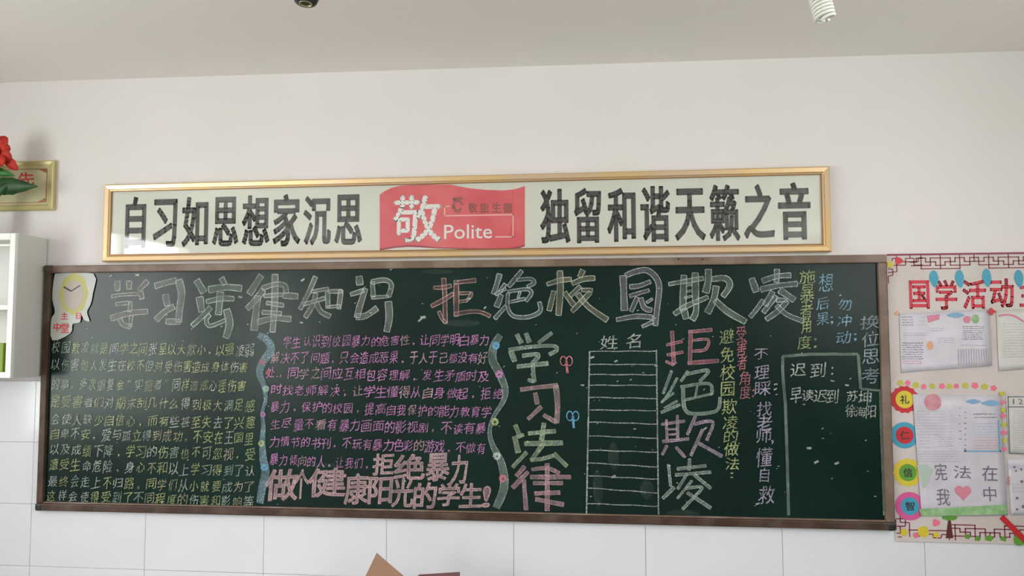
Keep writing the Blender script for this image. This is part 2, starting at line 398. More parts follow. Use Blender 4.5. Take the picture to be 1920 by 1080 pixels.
for q in ((0, 3, 2, 1), (4, 5, 6, 7), (0, 1, 5, 4), (1, 2, 6, 5), (2, 3, 7, 6), (3, 0, 4, 7)): c.f.append(q); c.m.append(0)
struct(c, 'ceiling', M_ceil)
f = MB(); f.box(XL - .2, XR + .2, YB - .2, YW + .2, -0.1, 0); struct(f, 'floor', M_floor)
f = MB(); f.box(XL - .2, XR + .2, YB - 0.2, YB, 0, ZT); struct(f, 'wall_rear', M_rear)
def side_wall(name, xa, xb, wins, wz):
    w = MB(); w.box(xa, xb, YB, YW, 0, wz[0]); w.box(xa, xb, YB, YW, wz[1], ZT)
    ys = [YB] + [v for p in sorted(wins) for v in p] + [YW]
    for i in range(0, len(ys), 2): w.box(xa, xb, ys[i], ys[i + 1], wz[0], wz[1])
    return struct(w, name, M_other)
side_wall('wall_left', XL - 0.2, XL, WIN_L, WZ)
side_wall('wall_right', XR, XR + 0.2, WIN_R_FILL, WZR)
def window(i, x, a, b, wz):
    w = MB(); t = 0.045; xs = (x - 0.03, x + 0.03)
    w.box(*xs, a, b, wz[0], wz[0] + t); w.box(*xs, a, b, wz[1] - t, wz[1]); w.box(*xs, a, a + t, wz[0], wz[1]); w.box(*xs, b - t, b, wz[0], wz[1])
    w.box(*xs, (a + b) / 2 - t / 2, (a + b) / 2 + t / 2, wz[0], wz[1])
    o = struct(w, 'window_%d' % i, M_wframe)
    for p, q in ((a + t, (a + b) / 2 - t / 2), ((a + b) / 2 + t / 2, b - t)):
        g = MB(); g.box(x - 0.003, x + 0.003, p, q, wz[0] + t, wz[1] - t); g.build('pane', M_pane, o)
k = MB(); k.box(XR - .006, XR, YB, YW, 0.0, 1.3); struct(k, 'added_dado_1', M_dado)  # dado added on the unseen right wall to dim the lower right
n = 1
for a, b in WIN_L: window(n, XL - 0.08, a, b, WZ); n += 1
for a, b in WIN_R_FILL: window(n, XR + 0.08, a, b, WZR); n += 1

# ------------------------------------------------------------------ the blackboard
BW, BH = 4.0, 1.1963
YS = 0.020                                        # face of the slate
board = thing('blackboard', 'long dark green chalkboard in a worn brown frame, covered in chalk writing', 'blackboard', (0, 0, Z0))
def bp(px, py): p = W(px, py, YS); return p.x, p.z
s = MB(); s.box(0.02, BW - 0.02, YS, YW - 0.006, Z0 + 0.02, Z0 + BH - 0.02); surf = s.build('writing_surface', M_slate, board)
RT, RB, RL_, RR = 0.036, 0.034, 0.034, 0.037
YR = YW - 0.001
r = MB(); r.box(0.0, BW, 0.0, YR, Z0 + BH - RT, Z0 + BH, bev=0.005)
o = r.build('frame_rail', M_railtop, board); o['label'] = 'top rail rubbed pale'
r = MB(); r.box(0.0, BW, -0.004, YR, Z0, Z0 + RB, bev=0.005); o = r.build('frame_rail', M_rail, board)
r = MB(); r.box(0.001, RL_, 0.001, YR - .001, Z0 + RB, Z0 + BH - RT, bev=0.004); r.build('frame_rail', M_rail, board)
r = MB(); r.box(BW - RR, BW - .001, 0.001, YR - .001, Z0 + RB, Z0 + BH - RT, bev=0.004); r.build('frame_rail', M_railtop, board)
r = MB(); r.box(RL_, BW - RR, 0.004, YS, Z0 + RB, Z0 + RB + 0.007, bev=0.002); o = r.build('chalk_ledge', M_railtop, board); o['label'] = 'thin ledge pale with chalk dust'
for cx, cz_ in ((0, 0), (1, 0), (0, 1)):
    k = MB(); x = cx * BW; zz = Z0 + cz_ * BH; sx = 1 if cx == 0 else -1; sz = 1 if cz_ == 0 else -1; e = 0.05 if cz_ else 0.036
    k.box(min(x - sx * .002, x + sx * e), max(x - sx * .002, x + sx * e), -0.006, YR, min(zz - sz * .002, zz + sz * 0.034), max(zz - sz * .002, zz + sz * 0.034), bev=0.009)
    k.build('corner_cap', M_cap if not cz_ else M_rail, board)
for px, py in ((1272, 486), (1317, 486), (735, 333)):
    if py > 400:
        p = W(px, py, -0.001); k = MB(); k.lathe([(0, -0.002), (0.004, -0.002), (0.004, 0.002)], p, Vector((0, 1, 0)), 10); k.build('screw_head', M_cap, board)
# hollow hand-drawn letters, traced stroke by stroke: crop origin and scale, then strokes "x,y x,y ... :width"
CROP = dict(A=(190, 500, 7.111), B=(440, 500, 6.1935), C=(790, 500, 8), D=(1010, 500, 7.68), E=(1240, 500, 6.857), F=(940, 610, 5.686), G=(940, 780, 5.687), H=(1220, 605, 3.0))
HAND = [
 ('A', 'o', 'w', "215,190 215,320:85;370,190 370,300:80;620,190 500,310:72;135,395 300,372 480,365:45;520,330 545,430:75;190,500 380,482:50;390,465 380,600:62;125,690 370,620 620,600:82;400,650 385,800:55;245,690 290,770 390,800:70"),
 ('A', 'w', 'w', "715,260 860,215 1000,185:85;1030,175 1070,350 1045,560 1030,740:105;1050,735 860,730:80;855,370 880,520:95;970,530 850,600 730,710:88"),
 ('A', 'g', 'w', "1270,180 1370,345:100;1310,405 1340,600:105;1460,540 1350,660 1210,790:72;1600,150 1650,240:80;1430,310 1640,275 1870,290:95;1400,470 1600,425 1770,430:70;1590,340 1560,640:100;1450,640 1400,710 1450,790 1660,710:55;1670,570 1710,760 1660,950:105"),
 ('B', 'w', 'w', "310,100 170,320:80;335,270 230,400 145,490:75;270,340 225,740:88;470,90 465,420 440,760:78;320,250 470,205 580,220 600,310:62;340,340 560,325:45;560,335 735,345:72;370,420 570,450:50;320,530 545,540:48;265,645 460,600 655,610:70"),
 ('B', 'w', 'w', "940,115 860,300 760,495:55;890,290 1090,255:38;795,440 1050,365:46;945,310 910,440 820,590:58;945,410 1000,520 1110,578:62;1080,290 1085,480:58;1085,290 1250,285:46;1235,270 1210,490:58;1080,470 1225,455:35"),
 ('B', 'w', 'w', "1445,110 1455,212:85;1345,325 1500,275:52;1520,255 1460,440 1420,590:72;1410,580 1520,570 1655,480:75;1600,175 1610,350:55;1590,180 1740,155 1820,210 1785,350:60;1590,360 1790,345:38;1785,405 1795,590 1765,755:85"),
 ('C', 'r', 'o', "335,175 350,400 360,850:72;265,670 310,780 370,840:50;185,315 320,312 450,285:58;150,595 320,505 480,405:62;490,240 820,205:62;525,250 525,745:80;570,400 740,395:45;750,380 740,440 680,510:45;570,525 690,510:45;490,715 740,675 900,685 1035,745:58"),
 ('C', 'e', 'w', "1175,110 1130,270 1080,410:78;1260,260 1170,380 1110,420:55;1110,420 1270,330:45;1200,420 1130,605:85;1510,60 1310,300:66;1430,200 1640,185 1690,245 1590,300:55;1270,590 1100,780:60;1300,400 1295,600 1380,740 1600,755 1780,670 1770,530:58;1300,375 1580,340 1650,400 1570,520:52;1480,380 1450,470:34;1310,535 1560,480:46"),
 ('D', 'n', 'w', "305,60 310,350 285,700:90;120,255 300,200 470,180:66;220,350 150,635:72;370,370 510,560:76;640,50 590,150:78;480,245 640,180 810,165:72;600,280 450,425:64;620,335 775,340:58;745,370 480,645:70;560,390 720,580 990,770:80"),
 ('D', 'v', 'w', "1215,130 1235,630:100;1250,130 1400,70 1560,55 1690,160 1735,310 1710,560 1680,850:78;1120,765 1400,715 1640,730:66;1650,790 1490,865:50;1310,290 1450,275 1610,215:66;1310,425 1450,380 1590,340:52;1420,440 1330,645:62;1470,450 1520,590 1630,630:70;1555,520 1640,460:34"),
 ('E', 'g', 'w', "290,110 275,560:80;435,80 440,480:84;95,225 300,190 540,150:52;325,240 395,235:26;320,320 395,310:24;300,400 390,380:24;165,610 300,520 420,465 600,390:60;285,540 320,670:80;450,480 440,600 395,685:72;605,35 600,200 570,335:86;650,160 820,150 880,220 850,300 790,385:72;705,250 670,430 590,595:82;690,430 850,575 1085,710:78"),
 ('E', 'e', 'w', "1160,150 1220,325:80;1310,430 1230,540 1140,650:56;1485,35 1480,200:66;1295,185 1480,125 1665,110:66;1275,295 1500,245 1750,220:68;1430,320 1330,500:68;1520,300 1710,430:80;1480,380 1310,590:56;1480,430 1615,430:54;1620,440 1500,570 1345,680:64;1480,500 1620,620 1825,700:60"),
 ('F', 'g', 'g', "165,95 215,190:48;262,85 300,182:48;540,80 395,188:38;80,262 350,225 560,220 590,265 510,310:38;100,275 145,385:56;225,325 395,312 330,410:44;168,440 500,405:44;335,420 350,605:44;350,600 285,580:38"),
 ('F', 'p', 'o', "205,685 400,660 600,640:44;580,640 600,850 590,1040:56;590,1035 450,955:42;360,720 385,840:46;428,865 285,1000:40"),
 ('G', 'g', 'y', "148,95 205,230:48;118,235 240,200:32;150,250 180,390:56;272,385 120,545:40;455,75 430,260:48;288,185 580,160:42;248,295 655,285:50;440,305 320,470:44;315,470 440,455 560,420:38;560,400 700,535:44"),
 ('G', 'p', 'p', "250,535 160,640:44;285,595 120,765:46;240,680 265,1000:44;490,505 490,1010:48;325,570 490,555 620,610:38;310,650 740,650:44;340,715 655,715:38;355,825 625,815:42;365,885 665,945:46"),
 ('H', 'r', 'p', "120,48 130,235:20;88,125 178,105:15;92,182 182,165:15;85,218 130,238:14;212,52 345,40:18;225,45 220,232:20;235,100 322,95 308,150 235,160:14;208,228 382,214:20"),
 ('H', 'g', 'g', "118,270 70,400:14;150,310 100,400 60,450:12;60,448 130,395:10;58,505 165,460:15;75,480 150,440:10;210,272 170,330:14;200,290 325,268 275,330:16;168,362 325,342 345,400:16;182,370 190,480 240,512 370,495 390,420:18;190,435 345,400:12;262,355 250,420:10"),
 ('H', 'v', 'p', "60,572 192,553:14;88,545 92,660:12;150,520 152,660:14;66,668 215,653:16;100,600 145,598:8;100,630 145,626:8;92,690 65,742:14;142,700 188,752:16;252,525 206,630:16;245,570 348,558 315,662:16;292,600 225,748:16;270,678 402,752:18"),
 ('H', 'g', 'w', "100,798 112,920:14;132,925 68,988:18;220,765 214,830:16;148,822 312,804:16;138,856 337,840:16;205,850 152,935:14;245,855 338,932:17;232,888 150,988:12;195,932 288,925 240,985 178,1048:14;205,955 338,1042:18"),
]
PXM = 0.00262                                   # metres of board per photograph pixel
lay = [0]
def ly():
    lay[0] += 1; return YS - 0.0004 - 0.000012 * lay[0]
for crop, fillc, edgec, data in HAND:
    ox, oy, sc = CROP[crop]; mb = MB()
    fd, ed = (0.13, 0.36) if crop in 'ABCDE' else (0.24, 0.26)
    mats = [ck(fillc, fd), ck(edgec, ed)]
    for st in data.split(';'):
        co, w = st.split(':'); w = float(w) / sc * PXM * 0.92
        pts = [tuple(float(v) for v in q.split(',')) for q in co.split(' ')]
        pts = [bp(ox + u / sc, oy + v / sc) for u, v in smooth_line(pts, 6)]
        j = random.random() * 6
        y = ly(); tp = lambda t, j=j: 0.94 + 0.08 * math.sin(j + 5 * t)
        a, b = mb.ribbon(pts, w, y, 0, tp)
        lw = (1.5 if crop in 'ABCDE' else 1.3) * PXM
        y2 = y - 0.000006
        mb.ribbon(a, lw, y2, 1); mb.ribbon(b, lw, y2, 1); mb.ribbon([a[0], b[0]], lw, y2, 1); mb.ribbon([a[-1], b[-1]], lw, y2, 1)
    mb.build('chalk_character', mats, surf)
# the big rubbed letters at the foot of the middle paragraph
for ch, a, b, c_, d in BIG2:
    mb = MB(); x0, z1 = bp(a, c_); x1, z0 = bp(b, d); y = ly(); lay[0] += 20
    put_glyph(mb, ch, 0.030, x0, x1, z0, z1, y, 0, shear=0.06, slope=0.05, outline=(1.2 * PXM, 1), wob=0.001)
    mb.build('chalk_character', [ck('p', 0.24), ck('o', 0.34)], surf)
# paragraphs
def para(rows, keys, dens, size, label, fade=None, single=False):
    for text, xa, xb, ya, yb in rows:
        mb = MB(); mats = [ck(k, dens) for k in keys]; n = len(text)
        pitch = (xb - xa) / n; y = ly()
        for i, ch in enumerate(text):
            t = (i + 0.5) / n; cx = xa + (xb - xa) * t + random.uniform(-1, 1); cy = ya + (yb - ya) * t + random.uniform(-1.2, 1.2)
            w = pitch * random.uniform(0.78, 0.98); hgt = size * random.uniform(0.86, 1.12)
            if ch in ',。': w = 4; hgt = 5; cy += size * 0.35; cx -= 3
            if ch in '“”': w = 6; hgt = 5; cy -= size * 0.35
            if (ch, 0) not in GL: continue
            X, Z = bp(cx, cy); ww = w * PXM; hh = hgt * PXM
            k = 0
            if fade is not None: k = fade(t)
            elif len(keys) > 1 and random.random() < 0.25: k = random.randrange(len(keys))
            put_glyph(mb, ch, 0, X - ww / 2, X + ww / 2, Z - hh / 2, Z + hh / 2, y, k, shear=0.1, slope=random.uniform(0.08, 0.2), wob=0.0006)
            if single: mb.m = [0] * len(mb.f); o = mb.build('handwritten_character', mats[k], surf); o['label'] = label; mb = MB()
        if not single: o = mb.build('chalk_text_row', mats, surf); o['label'] = label; o['kind'] = 'stuff'
para(PINK_ROWS, ['m', 'p'], 0.46, 20, 'pink chalk handwriting', single=True)
para(YELLOW_ROWS, ['y', 'w', 'n', 'g'], 0.34, 21, 'yellow green chalk handwriting', fade=lambda t: (random.choice([0, 0, 0, 1, 2, 3]) if t > 0.35 else random.choice([3, 1, 0])))
names_ = {'yellow-green': 'yellow green', 'red': 'red', 'pink': 'lilac', 'lime': 'lime', 'blue': 'blue', 'blue2': 'blue', 'blue3': 'pale blue', 'late': 'white', 'late2': 'white', 'names': 'white', 'head': 'white'}
for key, (k, L) in COLS.items():
    mb = MB(); y = ly()
    for ch, cx, cy, w, hh in L:
        X, Z = bp(cx, cy); w *= PXM * 0.95; hh *= PXM * 0.95
        put_glyph(mb, ch, 0, X - w / 2, X + w / 2, Z - hh / 2, Z + hh / 2, y, 0, shear=0.08, slope=random.uniform(0.04, 0.14), wob=0.0009)
        o = mb.build('handwritten_character', ck(k, 0.40 if key != 'blue3' else 0.32), surf); mb = MB()
        o['label'] = names_[key] + ' chalk handwriting'
# chalk ruled list
mb = MB(); y = ly(); T = lambda u, v: bp(1090 + u / 3.086, 620 + v / 3.086)
def wav(p, q, w, mi=0, n=8, amp=0.0012, y_=None):
    P = [(p[0] + (q[0] - p[0]) * i / n, p[1] + (q[1] - p[1]) * i / n + amp * math.sin(i * 1.7 + p[0] * 9)) for i in range(n + 1)]
    mb.ribbon(P, w, y_ or y, mi)
for a, b in ((120, 118), (195, 195), (253, 255), (315, 316), (385, 392), (458, 462), (527, 540), (607, 622), (690, 702), (763, 788), (838, 858), (908, 938), (998, 1015)):
    wav(T(46 - a / 70, a), T(434 + b / 90, b), 1.7 * PXM)
wav(T(48, 118), T(30, 1058), 2.6 * PXM); wav(T(434, 112), T(446, 1062), 2.4 * PXM)
o = mb.build('chalk_ruled_list', ck('w', 0.32), surf)
mb = MB(); y = ly()
P = [bp(*q) for q in ((1478, 966), (1476, 880), (1472, 760), (1467, 700), (1467, 668), (1520, 664), (1608, 664), (1611, 700), (1613, 729), (1649, 732), (1651, 800), (1657, 966))]
for i in range(len(P) - 1): wav(P[i], P[i + 1], (5.0 if i < 8 else 3.6) * PXM, amp=0.0005)
mb.build('chalk_outline_box', ck('g', 0.20), surf)
# chalk ribbons with knots
def ribbon_part(pts, w, key, dens, knots, edges):
    mb = MB(); y = ly(); ks = sorted({k for _, _, k, _ in knots}); mats = [ck(key, dens), ck('e', 0.3)] + [ck(k, 0.5) for k in ks]
    L = [bp(*q) for q in smooth_line(pts, 7)]
    a, b = mb.ribbon(L, w * PXM, y, 0, lambda t: 0.75 + 0.3 * math.sin(9 * t))
    if edges: mb.ribbon(a, 1.3 * PXM, y - 1e-5, 1); mb.ribbon(b, 1.3 * PXM, y - 1e-5, 1)
    lay[0] += 3
    for kx, ky, k, r in knots:
        X, Z = bp(kx, ky); ph = random.random() * 3
        S = [(X + r * PXM * (0.3 + 0.7 * i / 34) * math.cos(i * 0.8 + ph), Z + r * PXM * (0.3 + 0.7 * i / 34) * math.sin(i * 0.8 + ph)) for i in range(35)]
        mb.ribbon(S, 1.5 * PXM, y - 3e-5, 2 + ks.index(k))
    mb.build('chalk_ribbon', mats, surf)
R1 = [(470 + a / 3.28, 620 + b / 3.28) for a, b in ((50, 25), (110, 62), (128, 120), (80, 190), (58, 260), (85, 340), (96, 420), (75, 500), (82, 580), (76, 680), (80, 780), (95, 870), (75, 960), (60, 1060))]
ribbon_part(R1, 15, 't', 0.30, [(493, 679, 'r', 5), (504, 699, 'r', 4), (500, 729, 'g', 6), (494, 777, 'm', 5), (491, 831, 'y', 6), (497, 876, 'b', 7)], False)
R2 = [(890 + a / 3.086, 610 + b / 3.086) for a, b in ((150, 55), (112, 120), (105, 200), (145, 280), (178, 370), (165, 440), (110, 530), (88, 620), (108, 700), (150, 780), (172, 880), (165, 960), (125, 1055))]
ribbon_part(R2, 13, 'g', 0.16, [(930, 648, 'b', 7), (936, 702, 'm', 7), (928, 791, 'y', 7), (932, 855, 'w', 7), (943, 897, 'r', 7)], True)
def bow(x, yv, key):
    mb = MB(); y = ly(); X, Z = bp(x, yv); u = PXM
    for sx in (-1, 1):
        mb.ribbon([(X + sx * u * (7 - 7 * math.cos(q * math.pi / 8)) * 0.75, Z + u * (4 + 8 * math.sin(q * math.pi / 8 + 0.6 * 0))) for q in range(17)], 1.7 * u, y)
    mb.ribbon([(X, Z + 4 * u), (X + u, Z - 8 * u), (X + 2 * u, Z - 17 * u)], 4 * u, y)
    o = mb.build('chalk_bow', ck(key, 0.62), surf); o['label'] = ('red' if key == 'r' else 'blue') + ' chalk bow'
bow(1062, 681, 'r'); bow(1074, 784, 'b')
# flecks and rubbed patches of dust
mb = MB(); y = ly()
fl = [(794, 595, 5), (880, 560, 3), (910, 577, 3), (1322, 803, 3), (1150, 893, 4), (1420, 944, 3), (1507, 758, 2), (1560, 714, 3), (1587, 722, 3), (1455, 720, 2), (1454, 729, 2), (209, 518, 3), (259, 516, 4),
      (569, 525, 4), (566, 605, 3), (452, 557, 4), (735, 504, 4), (788, 600, 4), (1190, 804, 2), (1155, 677, 3), (1230, 686, 3), (1110, 670, 4), (1092, 722, 3), (1568, 868, 4), (1640, 930, 2), (1516, 840, 4), (1530, 866, 4)]
for k in range(150): fl.append((random.uniform(110, 1640), random.uniform(520, 960), random.uniform(0.8, 2.0)))
for a, b, r in fl:
    X, Z = bp(a, b); q = random.uniform(-.2, .7)
    mb.ribbon([(X - r * PXM * math.cos(q), Z - r * PXM * math.sin(q)), (X + r * PXM * math.cos(q), Z + r * PXM * math.sin(q))], r * PXM * 0.9, y)
o = mb.build('chalk_flecks', ck('w', 0.38), surf); o['kind'] = 'stuff'
mb = MB()
for a, b, c_, d in ((1112, 880, 1130, 950), (1140, 830, 1160, 880), (1200, 900, 1225, 935), (830, 600, 900, 612), (575, 868, 640, 876), (790, 505, 850, 514), (1250, 955, 1310, 972), (440, 612, 452, 640)):
    y = ly(); P = [bp(a, (b + d) / 2), bp(c_, (b + d) / 2)]; mb.ribbon(smooth_line(P, 4), (d - b) * PXM, y, 0, lambda t: math.sin(0.3 + 2.5 * t))
o = mb.build('chalk_smudge', ck('g', 0.03), surf); o['kind'] = 'stuff'

# ------------------------------------------------------------------ clock picture pasted on the board
p0 = W(138, 560, YS - 0.002)
YP = YS - 0.006
ck_t = thing('clock_picture', 'paper clock face with yellow ring above red letters, pasted on the blackboard', 'poster', p0)
def pp(px, py, y=None): p = W(px, py, YP if y is None else y); return p.x, p.z
def poly_part(name, pts, m_, parent, y, thick=0.0008, label=None):
    P = [pp(a, b, y) for a, b in pts]; mb = MB(); n = len(P)
    b0 = 0; mb.v = [(x, y, z) for x, z in P] + [(x, y + thick, z) for x, z in P]
    mb.f = [tuple(range(n)), tuple(reversed(range(n, 2 * n)))] + [(i, (i + 1) % n, n + (i + 1) % n, n + i) for i in range(n)]
    mb.m = [0] * len(mb.f); o = mb.build(name, m_, parent)
    if label: o['label'] = label
    return o
M_ckpap = mat('clock_paper_shaded', (0.42, 0.43, 0.40), 0.4); M_ckyel = mat('clock_yellow_shaded', (0.44, 0.41, 0.13), 0.5); M_dial = mat('clock_dial_shaded', (0.42, 0.36, 0.32), 0.5); M_red = mat('red_letters', (0.60, 0.05, 0.05), 0.5)  # clock paper, ring and dial colours darkened for the cabinet's shade
poly_part('backing_paper', smooth_line([(103, 513), (175, 513), (174, 550), (170, 570), (163, 585), (168, 602), (158, 600), (152, 590), (150, 604), (136, 608), (132, 625), (98, 638), (96, 600), (103, 585), (98, 560), (100, 530), (103, 513)], 3), M_ckpap, ck_t, YP)
cx, cz = pp(138, 551); R = 30 * PXM
k = MB(); k.disc(cx, cz, R * 0.95, R * 1.3, YP - 0.0006, 0, 28, 8, 0.05); k.build('dial_ring', M_ckyel, ck_t)
k = MB(); k.disc(cx, cz - 0.006, R * 0.68, R * 0.92, YP - 0.0012, 0, 28); k.build('dial', M_dial, ck_t)
k = MB()
for i in range(12):
    q = i * math.pi / 6; a, b = cx + R * .56 * math.sin(q), cz - 0.006 + R * .76 * math.cos(q)
    k.ribbon([(a, b), (a - .006 * math.sin(q), b - .006 * math.cos(q))], 0.003, YP - 0.0016)
k.build('hour_marks', M_pencil2, ck_t)[ 'kind'] = 'stuff'
hx, hz = pp(134, 546)
for (ax, ay), w in (((120, 538), 0.008), ((151, 535), 0.0055)):
    k = MB(); k.ribbon([(hx, hz), pp(ax, ay)], w, YP - 0.002); k.build('clock_hand', M_ink, ck_t)
for ch, a, b, c_, d in (("主", 115, 127, 586, 599), ("日", 143, 152, 587, 598), ("中", 101, 114, 606, 621), ("堂", 115, 129, 606, 624)):
    k = MB(); x0, z1 = pp(a, c_); x1, z0 = pp(b, d); put_glyph(k, ch, 0.02, x0, x1, z0, z1, YP - 0.0012); k.build('red_letter', M_red, ck_t)

# ------------------------------------------------------------------ slogan banner
bx0, bx1 = W(195, 347).x, W(1556, 310).x
bx0 = 0.3035; bx1 = 3.769; bz0, bz1 = Z0 + 1.2114, Z0 + 1.597
ban = thing('slogan_banner', 'long framed white banner with bold black characters and a red flag print in its middle', 'banner', (bx0, 0, bz0))
fw = 0.034
def rail(name, ax, bx, az, bz, m_, parent, horizontal, y0=0.0, y1=YW - 0.001, wi=0.034):
    """mitred moulding: outer slope, ridge, inner step"""
    prof = [(0, y1), (0, y0 + 0.006), (0.006, y0), (wi * 0.72, y0 + 0.003), (wi * 0.78, y0 + 0.006), (wi, y0 + 0.009), (wi, y1)]
    return prof
def frame4(parent, x0, x1, z0, z1, wi, y0, y1, m_):
    prof = [(0, y1), (0, y0 + 0.006), (wi * 0.18, y0), (wi * 0.72, y0 + 0.003), (wi * 0.78, y0 + 0.007), (wi, y0 + 0.010), (wi, y1)]
    for side in range(4):
        mb = MB(); n = len(prof); V = []
        for e in (0, 1):
            for d, y in prof:
                if side == 0: V.append((x0 + d if e == 0 else x1 - d, y, z1 - d))
                elif side == 1: V.append((x0 + d if e == 0 else x1 - d, y, z0 + d))
                elif side == 2: V.append((x0 + d, y, z0 + d if e == 0 else z1 - d))
                else: V.append((x1 - d, y, z0 + d if e == 0 else z1 - d))
        mb.v = V; mb.f = [(i, i + 1, n + i + 1, n + i) for i in range(n - 1)] + [(n - 1, 0, n, 2 * n - 1)] + [tuple(range(n)), tuple(range(n, 2 * n))]
        mb.m = [0] * len(mb.f); o = mb.build('frame_moulding', m_, parent)
frame4(ban, bx0, bx1, bz0, bz1, fw, 0.0, YW - 0.002, M_gold)
k = MB()
for q in ((bx0 + fw, bx1 - fw, bz1 - fw - .003, bz1 - fw), (bx0 + fw, bx1 - fw, bz0 + fw, bz0 + fw + .003), (bx0 + fw, bx0 + fw + .004, bz0 + fw, bz1 - fw), (bx1 - fw - .004, bx1 - fw, bz0 + fw, bz1 - fw)):
    k.box(q[0], q[1], 0.006, 0.013, q[2], q[3])
k.build('inner_bead', M_goldline, ban)
YPN = 0.014
k = MB(); k.box(bx0 + .02, bx1 - .02, YPN, YPN + 0.012, bz0 + .02, bz1 - .02); panel = k.build('print_panel', M_panel, ban)
def bn(px, py): p = W(px, py, YPN); return p.x, p.z
for lst, ox, oy, sc in ((BAN_L, 180, 320, 3.4286), (BAN_R, 980, 290, 3.0968)):
    for ch, a, b, c_, d in lst:
        px0, px1, py0, py1 = ox + a / sc, ox + b / sc, oy + c_ / sc, oy + d / sc; pm = (px0 + px1) / 2; pn = (py0 + py1) / 2
        k = MB(); put_glyph(k, ch, 0.038, bn(px0, pn)[0], bn(px1, pn)[0], bn(pm, py1)[1], bn(pm, py0)[1], YPN - 0.0006)
        k.build('printed_character', M_ink, panel)
fl = [(712, 365), (722, 358), (735, 352), (752, 348), (800, 346), (845, 346), (858, 349), (880, 353), (910, 356), (945, 357), (965, 355), (984, 349)]
lo = [(984, 462), (975, 465), (955, 467), (920, 468), (870, 467), (820, 466), (790, 464), (765, 463), (740, 465), (712, 470)]
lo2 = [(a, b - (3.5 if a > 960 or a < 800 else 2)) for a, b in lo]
def flat(name, pts, m_, y, parent, P_=bn):
    k = MB(); k.face([(P_(a, b)[0], y, P_(a, b)[1]) for a, b in pts]); return k.build(name, m_, parent)
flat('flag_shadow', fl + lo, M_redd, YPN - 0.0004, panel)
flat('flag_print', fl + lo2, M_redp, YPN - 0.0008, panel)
q = lambda a, b: (690 + a / 6.0, 330 + b / 6.0)
def bx(ch, off, a, b, c_, d, m_, nm, y=YPN - 0.0012):
    k = MB(); x0, z1 = bn(*q(a, c_)); x1, z0 = bn(*q(b, d)); put_glyph(k, ch, off, x0, x1, z0, z1, y); return k.build(nm, m_, panel)
bx("敬", 0.012, 285, 820, 228, 740, M_whitep, 'white_character')
bx("Polite", 0.004, 858, 1395, 552, 700, M_whitep, 'white_word')
for ch, a, b in (("敬", 1130, 1225), ("能", 1265, 1355), ("生", 1395, 1495), ("德", 1520, 1620)): bx(ch, 0.02, a, b, 305, 410, M_brownp, 'brown_character')
k = MB(); L = lambda pts, w, y=YPN - 0.0012, mi=0: k.ribbon([bn(*q(*t)) for t in pts], w / 6 * PXM, y, mi)
for a, b in (((920, 340), (858, 345)), ((862, 338), (862, 452)), ((858, 448), (1640, 435)), ((1632, 430), (1632, 690)), ((1636, 684), (1430, 686))): L((a, b), 14)
k.build('flag_line', M_pinkp, panel)
k = MB(); y = YPN - 0.0012
X, Z = bn(*q(1010, 255)); k.disc(X, Z, 62 / 6 * PXM, 18 / 6 * PXM, y)
for rr, a0, a1 in ((55, 0.2, 3.6), (38, 2.6, 6.0)):
    X, Z = bn(*q(1010, 345)); k.ribbon([(X + rr / 6 * PXM * math.cos(a0 + (a1 - a0) * i / 12), Z + rr / 6 * PXM * 1.1 * math.sin(a0 + (a1 - a0) * i / 12)) for i in range(13)], 20 / 6 * PXM, y - .0001)
L(((960, 270), (1060, 300)), 22); L(((970, 390), (1010, 415), (1050, 380)), 16)
k.build('emblem', M_brownp, panel)
k = MB(); k.box(bx0 + fw, bx1 - fw, 0.0085, 0.0095, bz0 + fw, bz1 - fw); k.build('cover_pane', M_pane, ban)

# ------------------------------------------------------------------ framed certificate, wall cabinet, vase of flowers
YC = 0.012
c1 = W(101, 300, YC); c0 = W(96, 393, YC)
px1 = (c1.x + c0.x) / 2; pz1, pz0 = c1.z, c0.z; px0 = px1 - 0.47
pic = thing('framed_certificate', 'small gold framed certificate hanging behind the red flower, above the white cabinet', 'picture frame', (px0, YC, pz0))
M_pgold = mat('pale_gold', (0.52, 0.45, 0.22), 0.4, metal=0.3); M_cert = mat('certificate_paper', (0.48, 0.44, 0.27), 0.5)
frame4(pic, px0, px1, pz0, pz1, 0.03, YC, YW - .001, M_pgold)
k = MB(); k.box(px0 + .01, px1 - .01, YC + .012, YC + .02, pz0 + .01, pz1 - .01); k.build('certificate', M_cert, pic)
k = MB(); a = 0.042
for u, v, w_, h_ in ((px0 + a, px1 - a, pz1 - a, pz1 - a + .003), (px0 + a, px1 - a, pz0 + a - .003, pz0 + a), (px1 - a, px1 - a + .003, pz0 + a, pz1 - a)): k.box(u, v, YC + .0105, YC + .012, w_, h_)
for sz, zz in ((-1, pz1 - a), (1, pz0 + a)): k.face([(px1 - a, YC + .0108, zz), (px1 - a - .045, YC + .0108, zz), (px1 - a - .012, YC + .0108, zz + sz * .016), (px1 - a, YC + .0108, zz + sz * .02)])
k.build('border_line', M_goldline, pic)
k = MB(); p, p2 = W(33, 324, YC + .01), W(63, 348, YC + .01); put_glyph(k, "先", 0.02, p.x, p2.x, p2.z, p.z, YC + 0.011); k.build('red_letter', M_red, pic)

